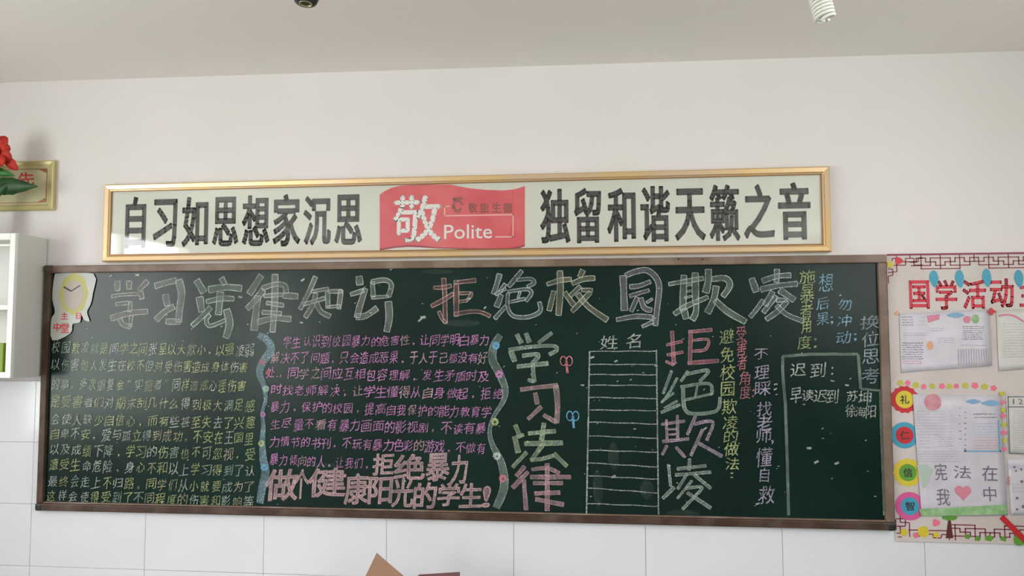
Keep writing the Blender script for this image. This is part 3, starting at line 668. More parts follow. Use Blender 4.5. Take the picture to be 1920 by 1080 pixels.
CX1 = -0.012; CD = 0.225; CX0 = CX1 - 0.9
CZ1 = W(24, 437, YW - CD).z; CZ0 = W(14, 709, YW - CD).z
cab = thing('wall_cabinet', 'white open-fronted cabinet with grey side, hung beside the blackboard', 'cabinet', (CX0, YW, CZ0))
yf = YW - 0.001 - CD; yb = YW - 0.008
k = MB(); k.box(CX1 - .018, CX1, yf + .02, yb, CZ0, CZ1, bev=.001); k.build('side_panel', M_side, cab)
k = MB(); k.box(CX0, CX0 + .018, yf + .02, yb, CZ0, CZ1); k.build('side_panel', M_side, cab)
k = MB(); k.box(CX0 + .018, CX1 - .018, yf + .02, yb, CZ1 - .018, CZ1); k.build('top_panel', M_white, cab)
k = MB(); k.box(CX0 + .018, CX1 - .018, yf + .02, yb, CZ0, CZ0 + .018); k.build('bottom_panel', M_white, cab)
k = MB(); k.box(CX0 + .018, CX1 - .018, yb - .006, yb, CZ0 + .018, CZ1 - .018); k.build('back_panel', M_white, cab)
zs = W(10, 573, yf).z
k = MB(); k.box(CX0 + .018, CX1 - .018, yf + .02, yb - .006, zs - .018, zs); k.build('shelf', M_white, cab)
k = MB()
for a, b, c_, d in ((CX1 - .028, CX1, CZ0, CZ1), (CX0, CX0 + .028, CZ0, CZ1), (CX0 + .028, CX1 - .028, CZ1 - .032, CZ1), (CX0 + .028, CX1 - .028, CZ0, CZ0 + .028), (CX0 + .028, CX1 - .028, zs - .02, zs + .004), (CX0 + .028, CX1 - .028, CZ1 - .062, CZ1 - .052)):
    k.box(a, b, yf, yf + .02, c_, d, bev=.002)
k.build('face_frame', M_white, cab)
k = MB(); gx = CX1 - .072; k.box(gx - .05, gx, yf + .04, yf + .15, CZ0 + .0185, CZ0 + .165, bev=.004)
o = k.build('green_box', M_green); tag(o, 'green and yellow box standing on the bottom board of the white cabinet', 'box'); at_origin(o, (gx, yf + .09, CZ0 + .0185))

# vase with an artificial flower, standing on the cabinet
yv = YW - 0.13
vb = W(-22, 430, yv); vx = vb.x
vase = thing('flower_vase', 'grey vase holding a red artificial flower with dark green leaves, on the white cabinet', 'vase', (vx, yv, CZ1))
rim = W(-22, 392, yv).z - CZ1
k = MB(); k.lathe([(0, 0.001), (.032, .001), (.045, rim * .35), (.040, rim * .7), (.033, rim * .88), (.042, rim), (.039, rim), (.03, rim * .86), (.034, rim * .5), (0, .01)], (vx, yv, CZ1), n=24); k.build('vase_body', M_vase, vase, True)
fc = W(3, 285, yv); base = Vector((vx, yv, CZ1 + 0.02))
k = MB(); k.tube([base, (vx + .005, yv, CZ1 + rim + .05), (vx + .012, yv, CZ1 + rim + .12), tuple(fc + Vector((-.01, .004, -.02)))], .003, 8); k.build('stem', M_leaf2, vase)
def leaf(base_, tip, width, m_, bend=0.01, name='leaf', rounded=False):
    b_, t_ = Vector(base_), Vector(tip); d = t_ - b_; n = d.cross(Vector((0, 1, 0.15))).normalized(); up_ = Vector((0, -1, 0)); V = []; N_ = 13
    for i in range(N_):
        t = i / (N_ - 1); w = width * (math.sin(math.pi * min(1, t * .93 + .03) ** 1.5) ** .8 if rounded else math.sin(math.pi * t ** 0.75) * (1 - 0.15 * t)) * (1 + .06 * math.sin(i * 2.3)); c_ = b_ + d * t + up_ * bend * math.sin(math.pi * t)
        V += [tuple(c_ + n * w), tuple(c_ + up_ * .004 * math.sin(math.pi * t)), tuple(c_ - n * w)]
    F_ = [(i * 3 + j, i * 3 + j + 1, i * 3 + j + 4, i * 3 + j + 3) for i in range(N_ - 1) for j in (0, 1)]
    o = mesh_obj(name, V, F_, m_, vase, smooth=True); s_ = o.modifiers.new('t', 'SOLIDIFY'); s_.thickness = 0.0012
    return o
for i in range(10):
    q_ = i * 2 * math.pi / 10 + .3; ln = .076 if i % 2 else .066
    leaf(fc + Vector((0, .004 * (i % 3), 0)), fc + Vector((ln * math.cos(q_), -0.022 - .006 * (i % 3), ln * math.sin(q_) * 1.25 - 0.008)), .031, M_petal, .022, 'petal', True)
leaf(fc, W(33, 318, yv), .026, M_petal, .014, 'petal', True)
k = MB(); k.lathe([(0, -.03), (.008, -.028), (.012, -.012), (.01, .0), (0, .002)], fc + Vector((-.015, -.014, .002)), Vector((0, 1, 0)), 12)
for i in range(7):
    q_ = i * 0.9; k.tube([fc + Vector((-.015, -.02, 0)), fc + Vector((-.015 + .014 * math.cos(q_), -.05, .014 * math.sin(q_)))], .0012, 5)
k.build('stamen', M_stamen, vase)
leaf(W(-20, 350, yv), W(74, 350, yv) + Vector((0, -.005, 0)), .046, M_leaf, .012)
leaf(W(-22, 318, yv), W(30, 330, yv), .024, M_leaf2, .012)
leaf(W(-20, 375, yv), W(28, 338, yv - .01), .026, M_leaf, .012)
leaf(W(-22, 350, yv), W(-100, 330, yv), .03, M_leaf, .012); leaf(W(-22, 340, yv), W(-90, 290, yv), .03, M_leaf2, .012)
k = MB(); k.tube([base, (vx, yv, CZ1 + rim + .02), tuple(W(-20, 352, yv))], .0025, 6); k.tube([W(-20, 360, yv), W(-22, 318, yv)], .002, 6); k.build('leaf_stalk', M_leaf2, vase)

# ------------------------------------------------------------------ notice board with pasted papers
YN = 0.022
nx0 = W(1664, 700, YN).x + 0.012; nz1 = W(1790, 475, YN).z; nz0 = W(1690, 1015, YN).z; nx1 = XR - 0.12
nx0 = max(nx0, BW + 0.004)
nb = thing('notice_board', 'pale poster board with red title characters and maroon key pattern border', 'notice board', (nx0, YN, nz0))
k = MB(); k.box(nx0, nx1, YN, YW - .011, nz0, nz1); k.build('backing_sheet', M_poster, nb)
def n_(px, py, y=None): p = W(px, py, YN if y is None else y); return p.x, p.z
U = 0.00245
UNIT = [[(0, 0), (0, 26)], [(-33, 0), (-33, 26)], [(33, 0), (33, 26)], [(-33, 26), (33, 26)], [(-50, 20), (-17, 20), (-17, 6.7), (17, 6.7), (17, 20), (50, 20)],
        [(-57.5, 13.7), (-41, 13.7), (-41, 6.7), (-25, 6.7), (-25, 13.7), (-8, 13.7), (-8, 20), (8, 20), (8, 13.7), (25, 13.7), (25, 6.7), (41, 6.7), (41, 13.7), (57.5, 13.7)],
        [(50, 20), (50, 6.7), (65, 6.7), (65, 20)], [(57.5, 0), (57.5, 13.7)]]
def keyline(k, ctrs, zb, s, clipx):
    for cx in ctrs:
        for pl in UNIT:
            for i in range(len(pl) - 1):
                a = (max(clipx, min(nx1 - .004, cx + pl[i][0] * U)), zb + s * pl[i][1] * U); b = (max(clipx, min(nx1 - .004, cx + pl[i + 1][0] * U)), zb + s * pl[i + 1][1] * U)
                if abs(a[0] - b[0]) + abs(a[1] - b[1]) < 1e-5: continue
                d = Vector((b[0] - a[0], b[1] - a[1])).normalized() * 0.9 * U
                k.ribbon([(a[0] - d.x, a[1] - d.y), (b[0] + d.x, b[1] + d.y)], 1.9 * U, YN - .0006)
k = MB(); xm = n_(1763, 490)[0]; keyline(k, [xm + i * 115 * U for i in (0, 1, 2, 3, 4)], nz1 - .003, -1, nx0 + 40 * U)
k.ribbon([(nx0 + .002, nz1 - .003), (nx1, nz1 - .003)], 3.4 * U, YN - .0008)
q1 = lambda a, b: n_(1655 + a / 13.5, 465 + b / 13.5)
for pl in ([(240, 330), (240, 265), (345, 262)], [(345, 180), (360, 600), (130, 625)], [(130, 530), (255, 535), (255, 690), (130, 715)], [(280, 440), (580, 435), (575, 265), (690, 262)], [(470, 352), (790, 348), (900, 345), (900, 255), (1010, 250)], [(690, 180), (690, 262), (790, 262), (790, 435), (1010, 432)], [(140, 715), (150, 900)]):
    for i in range(len(pl) - 1): k.ribbon([q1(*pl[i]), q1(*pl[i + 1])], 1.9 * U, YN - .0006)
k.build('key_pattern', M_key, nb)
k = MB(); xm = n_(1791, 1000)[0]; keyline(k, [xm + i * 115 * U for i in (0, 1, 2, 3)], nz0 + .012, 1, nx0 + 90 * U)
q3 = lambda a, b: n_(1670 + a / 12, 940 + b / 12)
for pl in ([(125, 390), (330, 390), (330, 560), (125, 560)], [(215, 310), (215, 470), (420, 480), (430, 800)], [(125, 225), (190, 230)], [(130, 715), (240, 715)], [(160, 800), (250, 800)], [(215, 560), (220, 700)], [(400, 645), (630, 645)], [(110, 400), (120, 640)], [(850, 655), (1280, 662)], [(520, 725), (640, 720), (640, 800)], [(860, 738), (950, 738), (960, 820), (1130, 825), (1150, 745), (1250, 745)]):
    for i in range(len(pl) - 1): k.ribbon([q3(*pl[i]), q3(*pl[i + 1])], 1.9 * U, YN - .0006)
k.build('key_pattern', M_key, nb)
for ch, a, b, c_, d in (("国", 250, 395, 258, 455), ("学", 440, 595, 255, 462), ("活", 635, 805, 255, 455), ("动", 835, 1005, 245, 445), ("主", 1045, 1205, 255, 440)):
    k = MB(); x0, z1 = n_(1640 + a / 3.857, 460 + c_ / 3.857); x1, z0 = n_(1640 + b / 3.857, 460 + d / 3.857); put_glyph(k, ch, 0.028, x0, x1, z0, z1, YN - .0008); k.build('title_character', M_title, nb)
k = MB()
k.face([(n_(*q_)[0], YN - .0012, n_(*q_)[1]) for q_ in ((1777.5, 975), (1782.5, 975), (1787, 1009), (1773, 1009))]); k.build('printed_tree_trunk', M_trunk, nb)
k = MB(); X, Z = n_(1780, 970); k.disc(X, Z, 13 * U, 5.5 * U, YN - .0014, 0, 24, 7, .08); k.build('printed_tree_crown', M_grnpap, nb)
k = MB()
for a, b, r, rz in ((1814, 1006, 5, 4), (1833, 1010, 5, 4), (1854, 1009, 7, 5), (1881, 1010, 5, 4)): X, Z = n_(a, b); k.disc(X, Z, r * U, rz * U, YN - .0012, 0, 18, 5, .15)
X, Z = n_(1912, 1013); k.disc(X, Z, 11 * U, 9 * U, YN - .0013, 0, 24, 3, .08)
k.build('printed_shrub', M_grnpap, nb)

def flat_thing(name, label, cat, base_px, group=None):
    p = W(base_px[0], base_px[1], YN - .002); return thing(name, label, cat, p, group)
def sheet(name, pts, m_, parent, y, curl=0.0):
    """thin sheet through px corner points tl tr br bl, gently buckled"""
    P = [Vector((*n_(*p_, y), 0)) for p_ in pts]; V = []; N_ = 10; ph = random.random() * 5
    for j in range(N_ + 1):
        for i in range(N_ + 1):
            u, v = i / N_, j / N_; q_ = P[0] * (1 - u) * (1 - v) + P[1] * u * (1 - v) + P[2] * u * v + P[3] * (1 - u) * v
            e = curl * (0.25 + 0.5 * math.sin(u * 5 + ph) * math.sin(v * 4 + ph) + 1.4 * max(0, v - .85) ** 1 * 5 * (0.5 + 0.5 * math.sin(u * 4 + ph)))
            V.append((q_.x, y - abs(e), q_.y))
    F_ = [(j * (N_ + 1) + i, j * (N_ + 1) + i + 1, (j + 1) * (N_ + 1) + i + 1, (j + 1) * (N_ + 1) + i) for j in range(N_) for i in range(N_)]
    o = mesh_obj(name, V, F_, m_, parent, smooth=True); s_ = o.modifiers.new('t', 'SOLIDIFY'); s_.thickness = .0006; s_.offset = -1
    return o
def lines(parent, name, m_, rects, y, w=1.0, slope=0.0):
    """rows of small handwriting: broken strokes; rect = px x0, x1, y0, y1, rows"""
    k = MB()
    for a, b, c_, d, n in rects:
        for i in range(n):
            yy = c_ + (d - c_) * (i + .5) / n; x = a + random.uniform(0, 2)
            while x < b - 2:
                l = random.uniform(1.5, 5)
                k.ribbon([n_(x, yy + random.uniform(-.5, .5), y), n_(min(x + l, b), yy + random.uniform(-.5, .5) + slope, y)], w * U * random.uniform(.6, 1.3), y); x += l + random.uniform(.6, 1.8)
    o = k.build(name, m_, parent); o['kind'] = 'stuff'; return o
YQ = YN - 0.003
s1 = flat_thing('paper_sheet', 'lilac drawing sheet with pink, blue and orange patches below the red title', 'paper', (1772, 700))
q1 = sheet('sheet', [(1686, 588), (1855, 580), (1859, 686), (1690, 699)], M_paper, s1, YQ, .0014); Y1 = YQ - .0028
lines(q1, 'pencil_writing', M_pencil, [(1691, 1731, 641, 675, 8), (1804, 1845, 610, 638, 7), (1690, 1712, 592, 612, 4)], Y1)
lines(q1, 'pencil_writing', M_pencil2, [(1800, 1853, 645, 650, 1), (1723, 1735, 592, 612, 3), (1692, 1738, 623, 630, 2), (1745, 1768, 614, 622, 2), (1757, 1790, 632, 644, 3)], Y1)
k = MB()
for i in range(12): k.ribbon([n_(1797 + i * 4.8, 654, Y1), n_(1798 + i * 4.8, 686, Y1)], 1.2 * U, Y1)
k.build('table_lines', M_pencil2, q1)
lines(q1, 'red_writing', M_cpk, [(1692, 1728, 675, 684, 2)], Y1)
k = MB(); k.face([(n_(*q_, Y1)[0], Y1, n_(*q_, Y1)[1]) for q_ in ((1738, 592), (1762, 589), (1761, 599), (1741, 605))]); k.build('pink_patch', M_cpk, q1); k = MB(); X, Z = n_(1815, 599, Y1); k.disc(X - 1.5 * U, Z, 5 * U, 8 * U, Y1, 0, 16, 2, .2); k.build('pink_patch', M_cpk, q1)
k = MB(); X, Z = n_(1792, 591, Y1); k.disc(X, Z, 14 * U, 4.5 * U, Y1, 0, 18, 4, .1); k.build('blue_patch', M_cbl, q1)
k = MB(); X, Z = n_(1744, 648, Y1); k.disc(X, Z, 5.5 * U, 8 * U, Y1, 0, 16, rot=.3); k.build('orange_patch', M_cor, q1)
k = MB(); X, Z = n_(1829, 598, Y1); k.disc(X, Z, 6 * U, 8 * U, Y1, 0, 16); k.build('green_patch', M_crayon, q1)
s2 = flat_thing('paper_sheet', 'cream handwritten sheet beside the lilac drawing sheet, below the red title', 'paper', (1905, 690))
q2 = sheet('sheet', [(1868, 583), (1950, 578), (1950, 690), (1873, 696)], M_paper2, s2, YQ, .0014)
lines(q2, 'pencil_writing', M_pencil2, [(1880, 1945, 605, 672, 13)], Y1, .8)
k = MB(); k.ribbon([n_(a, b, Y1) for a, b in smooth_line([(1872, 592), (1890, 590), (1905, 594), (1920, 603), (1945, 612)], 4)], 3 * U, Y1); k.build('pink_border', M_cpk, q2)
s3 = flat_thing('paper_sheet', 'large lilac drawing sheet with a red heart, big characters and a green base strip', 'paper', (1805, 965))
q3 = sheet('sheet', [(1711, 739), (1877, 742), (1889, 966), (1728, 968)], M_paper, s3, YQ - .002, .0012); Y3 = YQ - .0048
for ch, a, b, c_, d in (("宪", 665, 835, 280, 510), ("法", 920, 1160, 310, 490), ("在", 1300, 1520, 310, 520), ("我", 690, 880, 620, 850), ("中", 1320, 1500, 590, 790)):
    k = MB(); x0, z1 = n_(1660 + a / 7.2, 830 + c_ / 7.2, Y3); x1, z0 = n_(1660 + b / 7.2, 830 + d / 7.2, Y3); put_glyph(k, ch, 0.0, x0, x1, z0, z1, Y3, wob=.001); k.build('pencil_character', M_pencil, q3)
k = MB(); X, Z = n_(1806, 923, Y3)
k.face([(X + 0.85 * U * 16 * math.sin(t) ** 3, Y3, Z + .95 * U * (13 * math.cos(t) - 5 * math.cos(2 * t) - 2 * math.cos(3 * t) - math.cos(4 * t))) for t in [2 * math.pi * i / 28 for i in range(28)]]); k.build('heart', M_cpk, q3)
k = MB(); k.face([(n_(*q_, Y3)[0], Y3, n_(*q_, Y3)[1]) for q_ in ((1723, 955), (1800, 951), (1887, 946), (1889, 964), (1800, 966), (1728, 968))]); k.build('green_strip', M_crayon, q3)
k = MB(); k.face([(n_(*q_, Y3)[0], Y3, n_(*q_, Y3)[1]) for q_ in ((1718, 872), (1735, 870), (1749, 880), (1736, 912), (1730, 915), (1727, 895))]); k.build('green_shading', mat('pale_crayon', (.40, .50, .43), .7), q3)
k = MB(); X, Z = n_(1749, 754, Y3); k.disc(X, Z, 14.5 * U, 14.5 * U, Y3, 0, 28); k.build('pink_circle', mat('rose_crayon', (.52, .20, .24), .7, noise=(30, (.6, .3, .33), .4, .7)), q3)
k = MB(); X, Z = n_(1825, 753, Y3); k.disc(X, Z, 12 * U, 4 * U, Y3, 0, 20, 4, .1); X, Z = n_(1858, 756, Y3); k.disc(X, Z, 15 * U, 5 * U, Y3, 0, 20, 4, .1); k.build('blue_clouds', M_cbl, q3)
lines(q3, 'pencil_writing', M_pencil2, [(1718, 1775, 769, 818, 9), (1758, 1785, 818, 840, 5), (1722, 1745, 818, 842, 4), (1780, 1788, 770, 845, 12), (1720, 1800, 845, 868, 5)], Y3, .8, -1)
lines(q3, 'pencil_writing', M_pencil, [(1807, 1812, 768, 850, 8), (1797, 1803, 758, 830, 5), (1825, 1868, 773, 786, 2)], Y3, 1.2)
lines(q3, 'blue_writing', M_cbl, [(1824, 1872, 792, 818, 5)], Y3, .8); lines(q3, 'pink_writing', M_cpk, [(1824, 1872, 818, 843, 5)], Y3, .7)
k = MB()
for a, b in (((1810, 840), (1810, 847)), ((1808, 846), (1877, 846)), ((1876, 847), (1873, 788))): k.ribbon([n_(*a, Y3), n_(*b, Y3)], 2.6 * U, Y3)
k.build('blue_frame', M_cbl, q3)
s4 = flat_thing('paper_sheet', 'printed sheet inside a thin black frame, headed 12', 'paper', (1905, 850))
q4 = sheet('sheet', [(1886, 741), (1950, 741), (1952, 852), (1892, 850)], M_paper2, s4, YQ, .0008); Y4 = YQ - .0024
k = MB()
for a, b in (((1889, 744), (1945, 744)), ((1889, 763), (1945, 763)), ((1890, 743), (1893, 850)), ((1893, 850), (1945, 852))): k.ribbon([n_(*a, Y4), n_(*b, Y4)], 1.6 * U, Y4)
k.build('black_frame', M_pencil, q4)
for ch, a, b in (("1", 1899, 1902), ("2", 1909, 1918)):
    k = MB(); x0, z1 = n_(a, 748, Y4); x1, z0 = n_(b, 758, Y4); put_glyph(k, ch, 0.0, x0, x1, z0, z1, Y4); k.build('printed_digit', M_pencil, q4)
lines(q4, 'printed_text', M_pencil2, [(1899, 1945, 768, 846, 17)], Y4, .9)
s5 = flat_thing('paper_sheet', 'grey sheet with dark dots below the framed sheet', 'paper', (1905, 965))
q5 = sheet('sheet', [(1889, 860), (1950, 858), (1952, 964), (1896, 966)], M_paper, s5, YQ, .0008)
k = MB()
for a, b, r in ((1916, 903, 2.6), (1907, 934, 2.4), (1915, 880, 2), (1907, 955, 2), (1905, 883, 1.8), (1919, 950, 3), (1902, 876, 2)): X, Z = n_(a, b, Y4); k = MB(); k.disc(X, Z, r * U, r * U, Y4, 0, 10); k.build('dark_dot', M_pencil, q5)
lines(q5, 'pencil_writing', M_pencil2, [(1890, 1945, 872, 880, 2), (1897, 1945, 905, 925, 3)], Y4)
k = MB(); k.ribbon([n_(1891, 893, Y4), n_(1892, 910, Y4)], 2.5 * U, Y4); k.build('red_stroke', M_cpk, q5)

# badges
def scal(k, cx, cz, r, y0, th, lobes, amp, n=48):
    P = [(cx + r * (1 + amp * math.cos(lobes * t)) * math.cos(t), cz + r * (1 + amp * math.cos(lobes * t)) * math.sin(t)) for t in [2 * math.pi * i / n for i in range(n)]]
    b0 = len(k.v); k.v += [(x, y0 - th, z) for x, z in P] + [(x, y0, z) for x, z in P]
    k.f += [tuple(b0 + i for i in range(n)), tuple(b0 + n + i for i in reversed(range(n)))] + [(b0 + i, b0 + (i + 1) % n, b0 + n + (i + 1) % n, b0 + n + i) for i in range(n)]; k.m += [0] * (n + 2)
for a, b, r, ri, mo, mi_, lb, am, ch, lab in ((1696, 749, 23, 15.5, M_redpap, M_yel, 14, .05, "礼", 'round paper badge with a yellow centre and scalloped red rim'),
        (1696, 816, 22.5, 15, M_drop, M_redpap, 5, .0, "仁", 'round paper badge with a red centre and blue rim'),
        (1702, 886, 23.5, 15, M_yel, M_grnpap, 12, .05, "信", 'sunflower paper badge with a green centre and yellow rim'),
        (1706, 949, 24, 15.5, M_mag, M_drop, 5, .0, "智", 'round paper badge with a blue centre and pink rim')):
    p = W(a, b, YN - .0008); t = thing('paper_badge', lab + ', beside the large drawing sheet', 'badge', p)
    k = MB(); scal(k, p.x, p.z, r * U * 1.03, YN - .0008, .0009, lb, am); k.build('badge_rim', mo, t)
    k = MB(); scal(k, p.x, p.z, ri * U, YN - .0017, .0006, 3, 0, 32); k.build('badge_centre', mi_, t)
    k = MB(); e = 7.5 * U; put_glyph(k, ch, 0.02, p.x - e, p.x + e, p.z - e, p.z + e, YN - .0026, slope=.05); k.build('badge_character', M_ink, t)
# blue paper drops
for i, (a, t0, t1) in enumerate(((1750, 507, 539), (1798, 506, 540), (1849, 504, 538), (1909, 506, 539), (1958, 505, 538))):
    nm = ('first', 'second', 'third', 'fourth', 'fifth')[i]
    x, zt = n_(a, t0); zb = n_(a, t1)[1]; h_ = zt - zb; k = MB(); P = []
    for j in range(24):
        q_ = 2 * math.pi * j / 24; w_ = 7.6 * U * math.sin(q_) * (1 if math.cos(q_) > 0 else (1 + math.cos(q_) * .35)); P.append((x + w_ + (0.0 if math.cos(q_) > 0 else -math.cos(q_) * 1.6 * U), zb + h_ * (.5 + .5 * math.cos(q_))))
    n2 = len(P); k.v = [(u, YN - .0022, v) for u, v in P] + [(u, YN - .0012, v) for u, v in P]; k.f = [tuple(range(n2)), tuple(reversed(range(n2, 2 * n2)))] + [(j, (j + 1) % n2, n2 + (j + 1) % n2, n2 + j) for j in range(n2)]; k.m = [0] * len(k.f)
    o = k.build('paper_drop', M_drop); at_origin(o, (x, YN - .0012, zb))
    tag(o, '%s blue paper drop from the blackboard, among the red title characters' % nm, 'paper cutout', 'blue paper drops')
# little paper dots
DOT = [(1688, 718, 'y'), (1702, 718, 'p'), (1717, 722, 'y'), (1732, 725, 'p'), (1748, 724, 'y'), (1766, 724, 'p'), (1780, 724, 'y'), (1793, 724, 'p'), (1810, 723, 'y'), (1828, 723, 'p'), (1846, 725, 'y'), (1863, 728, 'p')]
DOT2 = [(1879, 738, 'y'), (1880, 754, 'p'), (1881, 769, 'y'), (1881, 780, 'p'), (1882, 796, 'y'), (1882, 811, 'p'), (1884, 826, 'y'), (1883, 842, 'p')]
ORD = ['first', 'second', 'third', 'fourth', 'fifth', 'sixth', 'seventh', 'eighth']
dm = {}
for c_, m_ in (('y', M_olive), ('p', M_pink)):
    k = MB(); scal(k, 0, 0, 5.0 * U, 0, .0008, 5, .12, 20); me = bpy.data.meshes.new('paper_dot'); me.from_pydata(k.v, [], k.f); me.materials.append(m_); dm[c_] = me
for L_, where, dy in ((DOT, 'from the blackboard in the row above the large drawing sheet', 0), (DOT2, 'from the top in the column beside the large drawing sheet', -.0065)):
    cnt = {'y': 0, 'p': 0}
    for a, b, c_ in L_:
        o = bpy.data.objects.new('paper_dot', dm[c_]); link(o); o.location = W(a, b, YN - .0008 + dy); o.rotation_euler = (0, random.random() * 6, 0); s_ = random.uniform(.88, 1.12) * (1 if dy == 0 else .8); o.scale = (s_, 1, s_)
        tag(o, '%s %s paper dot %s' % (ORD[cnt[c_]], 'yellow' if c_ == 'y' else 'pink', where), 'paper cutout', 'small paper dots on the notice board'); cnt[c_] += 1
for a, b, r, m_, lb, am, lab in ((1669, 496, 5.5, M_yel, 5, .2, 'yellow paper flower in the upper corner of the notice board'), (1685, 489, 6.5, M_title, 3, .15, 'dark red paper heart in the upper corner of the notice board'),
        (1731, 997, 9.5, M_yel, 5, .08, 'larger yellow paper flower on the lower key pattern'), (1755, 1003, 5, M_yel, 5, .2, 'small yellow paper flower near the printed tree trunk'), (1695, 998, 6, M_yel, 5, .2, 'small yellow paper flower in the lower corner of the notice board'),
        (1755, 980, 6, M_pink, 3, .15, 'pink paper heart above the lower key pattern'), (1717, 1004, 4.5, M_pink, 4, .1, 'pink paper scrap beside the larger yellow flower'),
        (1859, 584, 5.5, M_redpap, 4, .2, 'red and green paper flower between the two upper sheets'), (1682, 587, 4, M_cor, 4, .2, 'orange paper flower beside the lilac drawing sheet')):
    p = W(a, b, YN - .0016 if a != 1859 else YN - .007); k = MB(); scal(k, p.x, p.z, r * U, p.y, .0008, lb, am, 30); o = k.build('paper_flower' if 'flower' in lab else 'paper_cutout', m_); at_origin(o, p); tag(o, lab, 'paper cutout')
ra, rb = W(1878, 969, YN - .004), W(1945, 1036, YN - .004)
k = MB(); d = (rb - ra).normalized(); nn = Vector((-d.z, 0, d.x)) * 4.6 * U; th = Vector((0, .0015, 0)); e = Vector((0, 0, 0))
V = [ra + nn, rb + nn, rb - nn, ra - nn]; k.v = [tuple(v) for v in V] + [tuple(v + th) for v in V]; k.f = [(0, 1, 2, 3), (7, 6, 5, 4), (0, 1, 5, 4), (1, 2, 6, 5), (2, 3, 7, 6), (3, 0, 4, 7)]; k.m = [0] * 6
o = k.build('paper_strip', M_redpap); at_origin(o, ra); tag(o, 'long red paper strip slanting over the lower border of the notice board', 'paper cutout')

# ------------------------------------------------------------------ lamps hanging under the ceiling
def dirv(ax, ay, bx_, by, depth): return (Pt(bx_, by, depth) - Pt(ax, ay, depth)).normalized()
# empty lamp holder: only its mouth is in view
ph = Pt(573, 8, 1.75)
lh = thing('lamp_holder', 'empty black lamp holder hanging on a cord near the ceiling', 'lamp holder', ph)
ax = Vector((0.0, 0.10, 1)).normalized()
k = MB(); k.lathe([(.0165, .0), (.0235, .004), (.0285, .016), (.0295, .028), (.027, .040), (.020, .052), (.018, .085), (.012, .098), (.005, .105), (.0, .105)], ph, ax, 28)
k.lathe([(.0165, .0), (.0155, .012), (.0145, .03), (0, .03)], ph, ax, 28); k.build('holder_body', M_bake, lh, True)
k = MB(); k.lathe([(.0150, .0012), (.0150, -.0006), (.0118, -.0006), (.0112, .004), (.0112, .026), (.0, .026)], ph, ax, 28); k.build('screw_socket', M_brass, lh, True)
k = MB(); k.lathe([(0, .014), (.004, .015), (.0045, .026)], ph, ax, 12); k.build('centre_contact', M_cap, lh, True)
topz = zc(ph.x)
k = MB(); pt = ph + ax * .104; k.tube([pt, pt + Vector((0, .004, .03)), (pt.x, pt.y + .006, topz - .02)], .003, 8); k.build('cord', M_cap, lh)
k = MB(); k.lathe([(0.0, -.025), (.02, -.025), (.035, -.012), (.038, 0)], (pt.x, pt.y + .006, topz + .001), n=20); k.build('ceiling_rose', M_bake, lh, True)
# spiral energy saving bulb
pb = Pt(1549, 42, 2.3); axb = (Vector((-0.20, 0.05, 1))).normalized()
lb_ = thing('spiral_bulb', 'white spiral energy saving bulb hanging on a cord near the ceiling', 'light bulb', pb)
a_ = axb.cross(Vector((0, 1, 0))).normalized(); b_ = axb.cross(a_)
k = MB(); P = []
for sgn in (0, math.pi):
    P = []
    for i in range(97):
        t = i / 96; q_ = sgn + t * 4.2 * 2 * math.pi; r_ = .0265 * min(1, (t * 9) ** .6 + .12); P.append(tuple(pb + axb * (.006 + t * .088) + (a_ * math.cos(q_) + b_ * math.sin(q_)) * r_))
    k.tube(P, .0046, 8)
k.build('spiral_tube', M_tube, lb_, True)
k = MB(); k.lathe([(0, .094), (.028, .094), (.030, .098), (.030, .118), (.022, .135), (.014, .142)], pb, axb, 24); k.build('ballast', M_white, lb_, True)
k = MB(); k.lathe([(.0135, .140), (.0135, .165), (.019, .165), (.020, .20), (.01, .215), (0, .216)], pb, axb, 20); k.build('lamp_socket', M_bake, lb_, True)
pt = pb + axb * .214; topz = zc(pt.x)
k = MB(); k.tube([pt, pt + axb * .03, (pt.x - .01, pt.y, topz - .01)], .003, 8); k.build('cord', M_white, lb_)
k = MB(); k.lathe([(0.0, -.02), (.02, -.02), (.032, -.01), (.035, 0)], (pt.x - .01, pt.y, topz + .001), n=20); k.build('ceiling_rose', M_white, lb_, True)

# ------------------------------------------------------------------ desk with an open cardboard box and a folder, below the board
yd = -0.42
zt = W(720, 1080, yd).z - 0.10
bxl, bxr = W(672, 1080, yd).x - 0.03, W(775, 1080, yd).x
desk_top = zt - 0.20
dx0, dx1, dy0, dy1 = bxl - .12, bxr + .25, yd - .22, yd + .22
desk = thing('school_desk', 'wooden school desk against the tiled wall, below the blackboard', 'desk', ((dx0 + dx1) / 2, yd, 0))
k = MB(); k.box(dx0, dx1, dy0, dy1, desk_top - .02, desk_top, bev=.004); k.build('desktop', M_desk, desk)
for x in (dx0 + .04, dx1 - .04):
    for y in (dy0 + .04, dy1 - .04): k = MB(); k.tube([(x, y, 0), (x, y, desk_top - .02)], .014, 10); k.build('leg', M_deskleg, desk)
k = MB(); k.box(dx0 + .06, dx1 - .06, dy0 + .05, dy1 - .03, desk_top - .14, desk_top - .125); k.box(dx0 + .06, dx1 - .06, dy1 - .04, dy1 - .03, desk_top - .125, desk_top - .02)
for x in (dx0 + .055, dx1 - .07): k.box(x, x + .015, dy0 + .05, dy1 - .03, desk_top - .14, desk_top - .02)
k.build('book_tray', M_desk, desk)
box = thing('cardboard_box', 'open brown cardboard box with one flap sticking up, under the blackboard', 'box', ((bxl + bxr) / 2, yd, desk_top))
b0x, b1x, b0y, b1y, t_ = bxl, bxr, yd - .15, yd + .15, .004
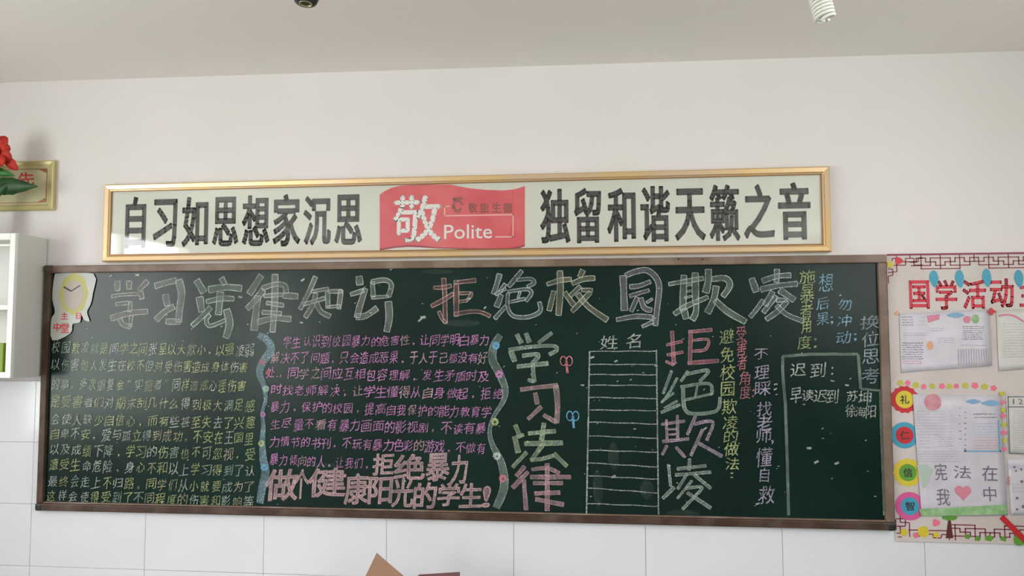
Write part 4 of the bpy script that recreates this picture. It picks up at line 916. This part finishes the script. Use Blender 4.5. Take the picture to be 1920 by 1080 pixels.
for nm, q_ in (('box_wall', (b0x, b1x, b0y, b0y + t_)), ('box_wall', (b0x, b1x, b1y - t_, b1y)), ('box_wall', (b0x, b0x + t_, b0y + t_, b1y - t_)), ('box_wall', (b1x - t_, b1x, b0y + t_, b1y - t_))):
    k = MB(); k.box(*q_, desk_top + .001, zt); k.build(nm, M_card, box)
k = MB(); k.box(b0x + t_, b1x - t_, b0y + t_, b1y - t_, desk_top + .001, desk_top + .006); k.build('box_floor', M_card, box)
tip = W(706, 1037, yd + .02)
def slab(name, pts, m_, parent, th):
    k = MB(); n = len(pts); k.v = [tuple(p) for p in pts] + [tuple(Vector(p) + Vector(th)) for p in pts]
    k.f = [tuple(range(n)), tuple(reversed(range(n, 2 * n)))] + [(i, (i + 1) % n, n + (i + 1) % n, n + i) for i in range(n)]; k.m = [0] * len(k.f)
    return k.build(name, m_, parent)
slab('flap', [(b0x + .002, yd + .0, zt), W(684, 1083, yd + .01), tip, W(757, 1081, yd + .03), (W(757, 1081, yd + .03).x + .06, yd + .03, zt), ], M_card, box, (0, .004, 0))
slab('flap', [(b0x, b0y, zt), (b0x, b1y, zt), (b0x - .09, b1y - .01, zt - .07), (b0x - .09, b0y + .01, zt - .07)], M_card, box, (-.003, 0, -.002))
fo = [W(784, 1078.5, yd + .1), W(861, 1073.5, yd + .1), W(866, 1095, yd + .1), W(868, 1095, yd + .1)]
fb = thing('maroon_folder', 'maroon folder standing beside the cardboard box, only its top edge showing', 'folder', (fo[0].x, yd + .1, desk_top))
zb = desk_top + .001
slab('cover', [(fo[0].x, yd + .10, zb), fo[0], fo[1], (fo[1].x, yd + .10, zb)], M_book, fb, (0, .002, 0))
slab('cover', [(fo[0].x, yd + .115, zb), fo[0] + Vector((0, .015, -.002)), fo[1] + Vector((0, .015, -.002)), (fo[1].x, yd + .115, zb)], M_book, fb, (0, .002, 0))
slab('papers', [(fo[0].x + .004, yd + .103, zb), fo[0] + Vector((.004, .003, -.006)), fo[1] + Vector((-.004, .003, -.006)), (fo[1].x - .004, yd + .103, zb)], M_paper2, fb, (0, .011, 0))
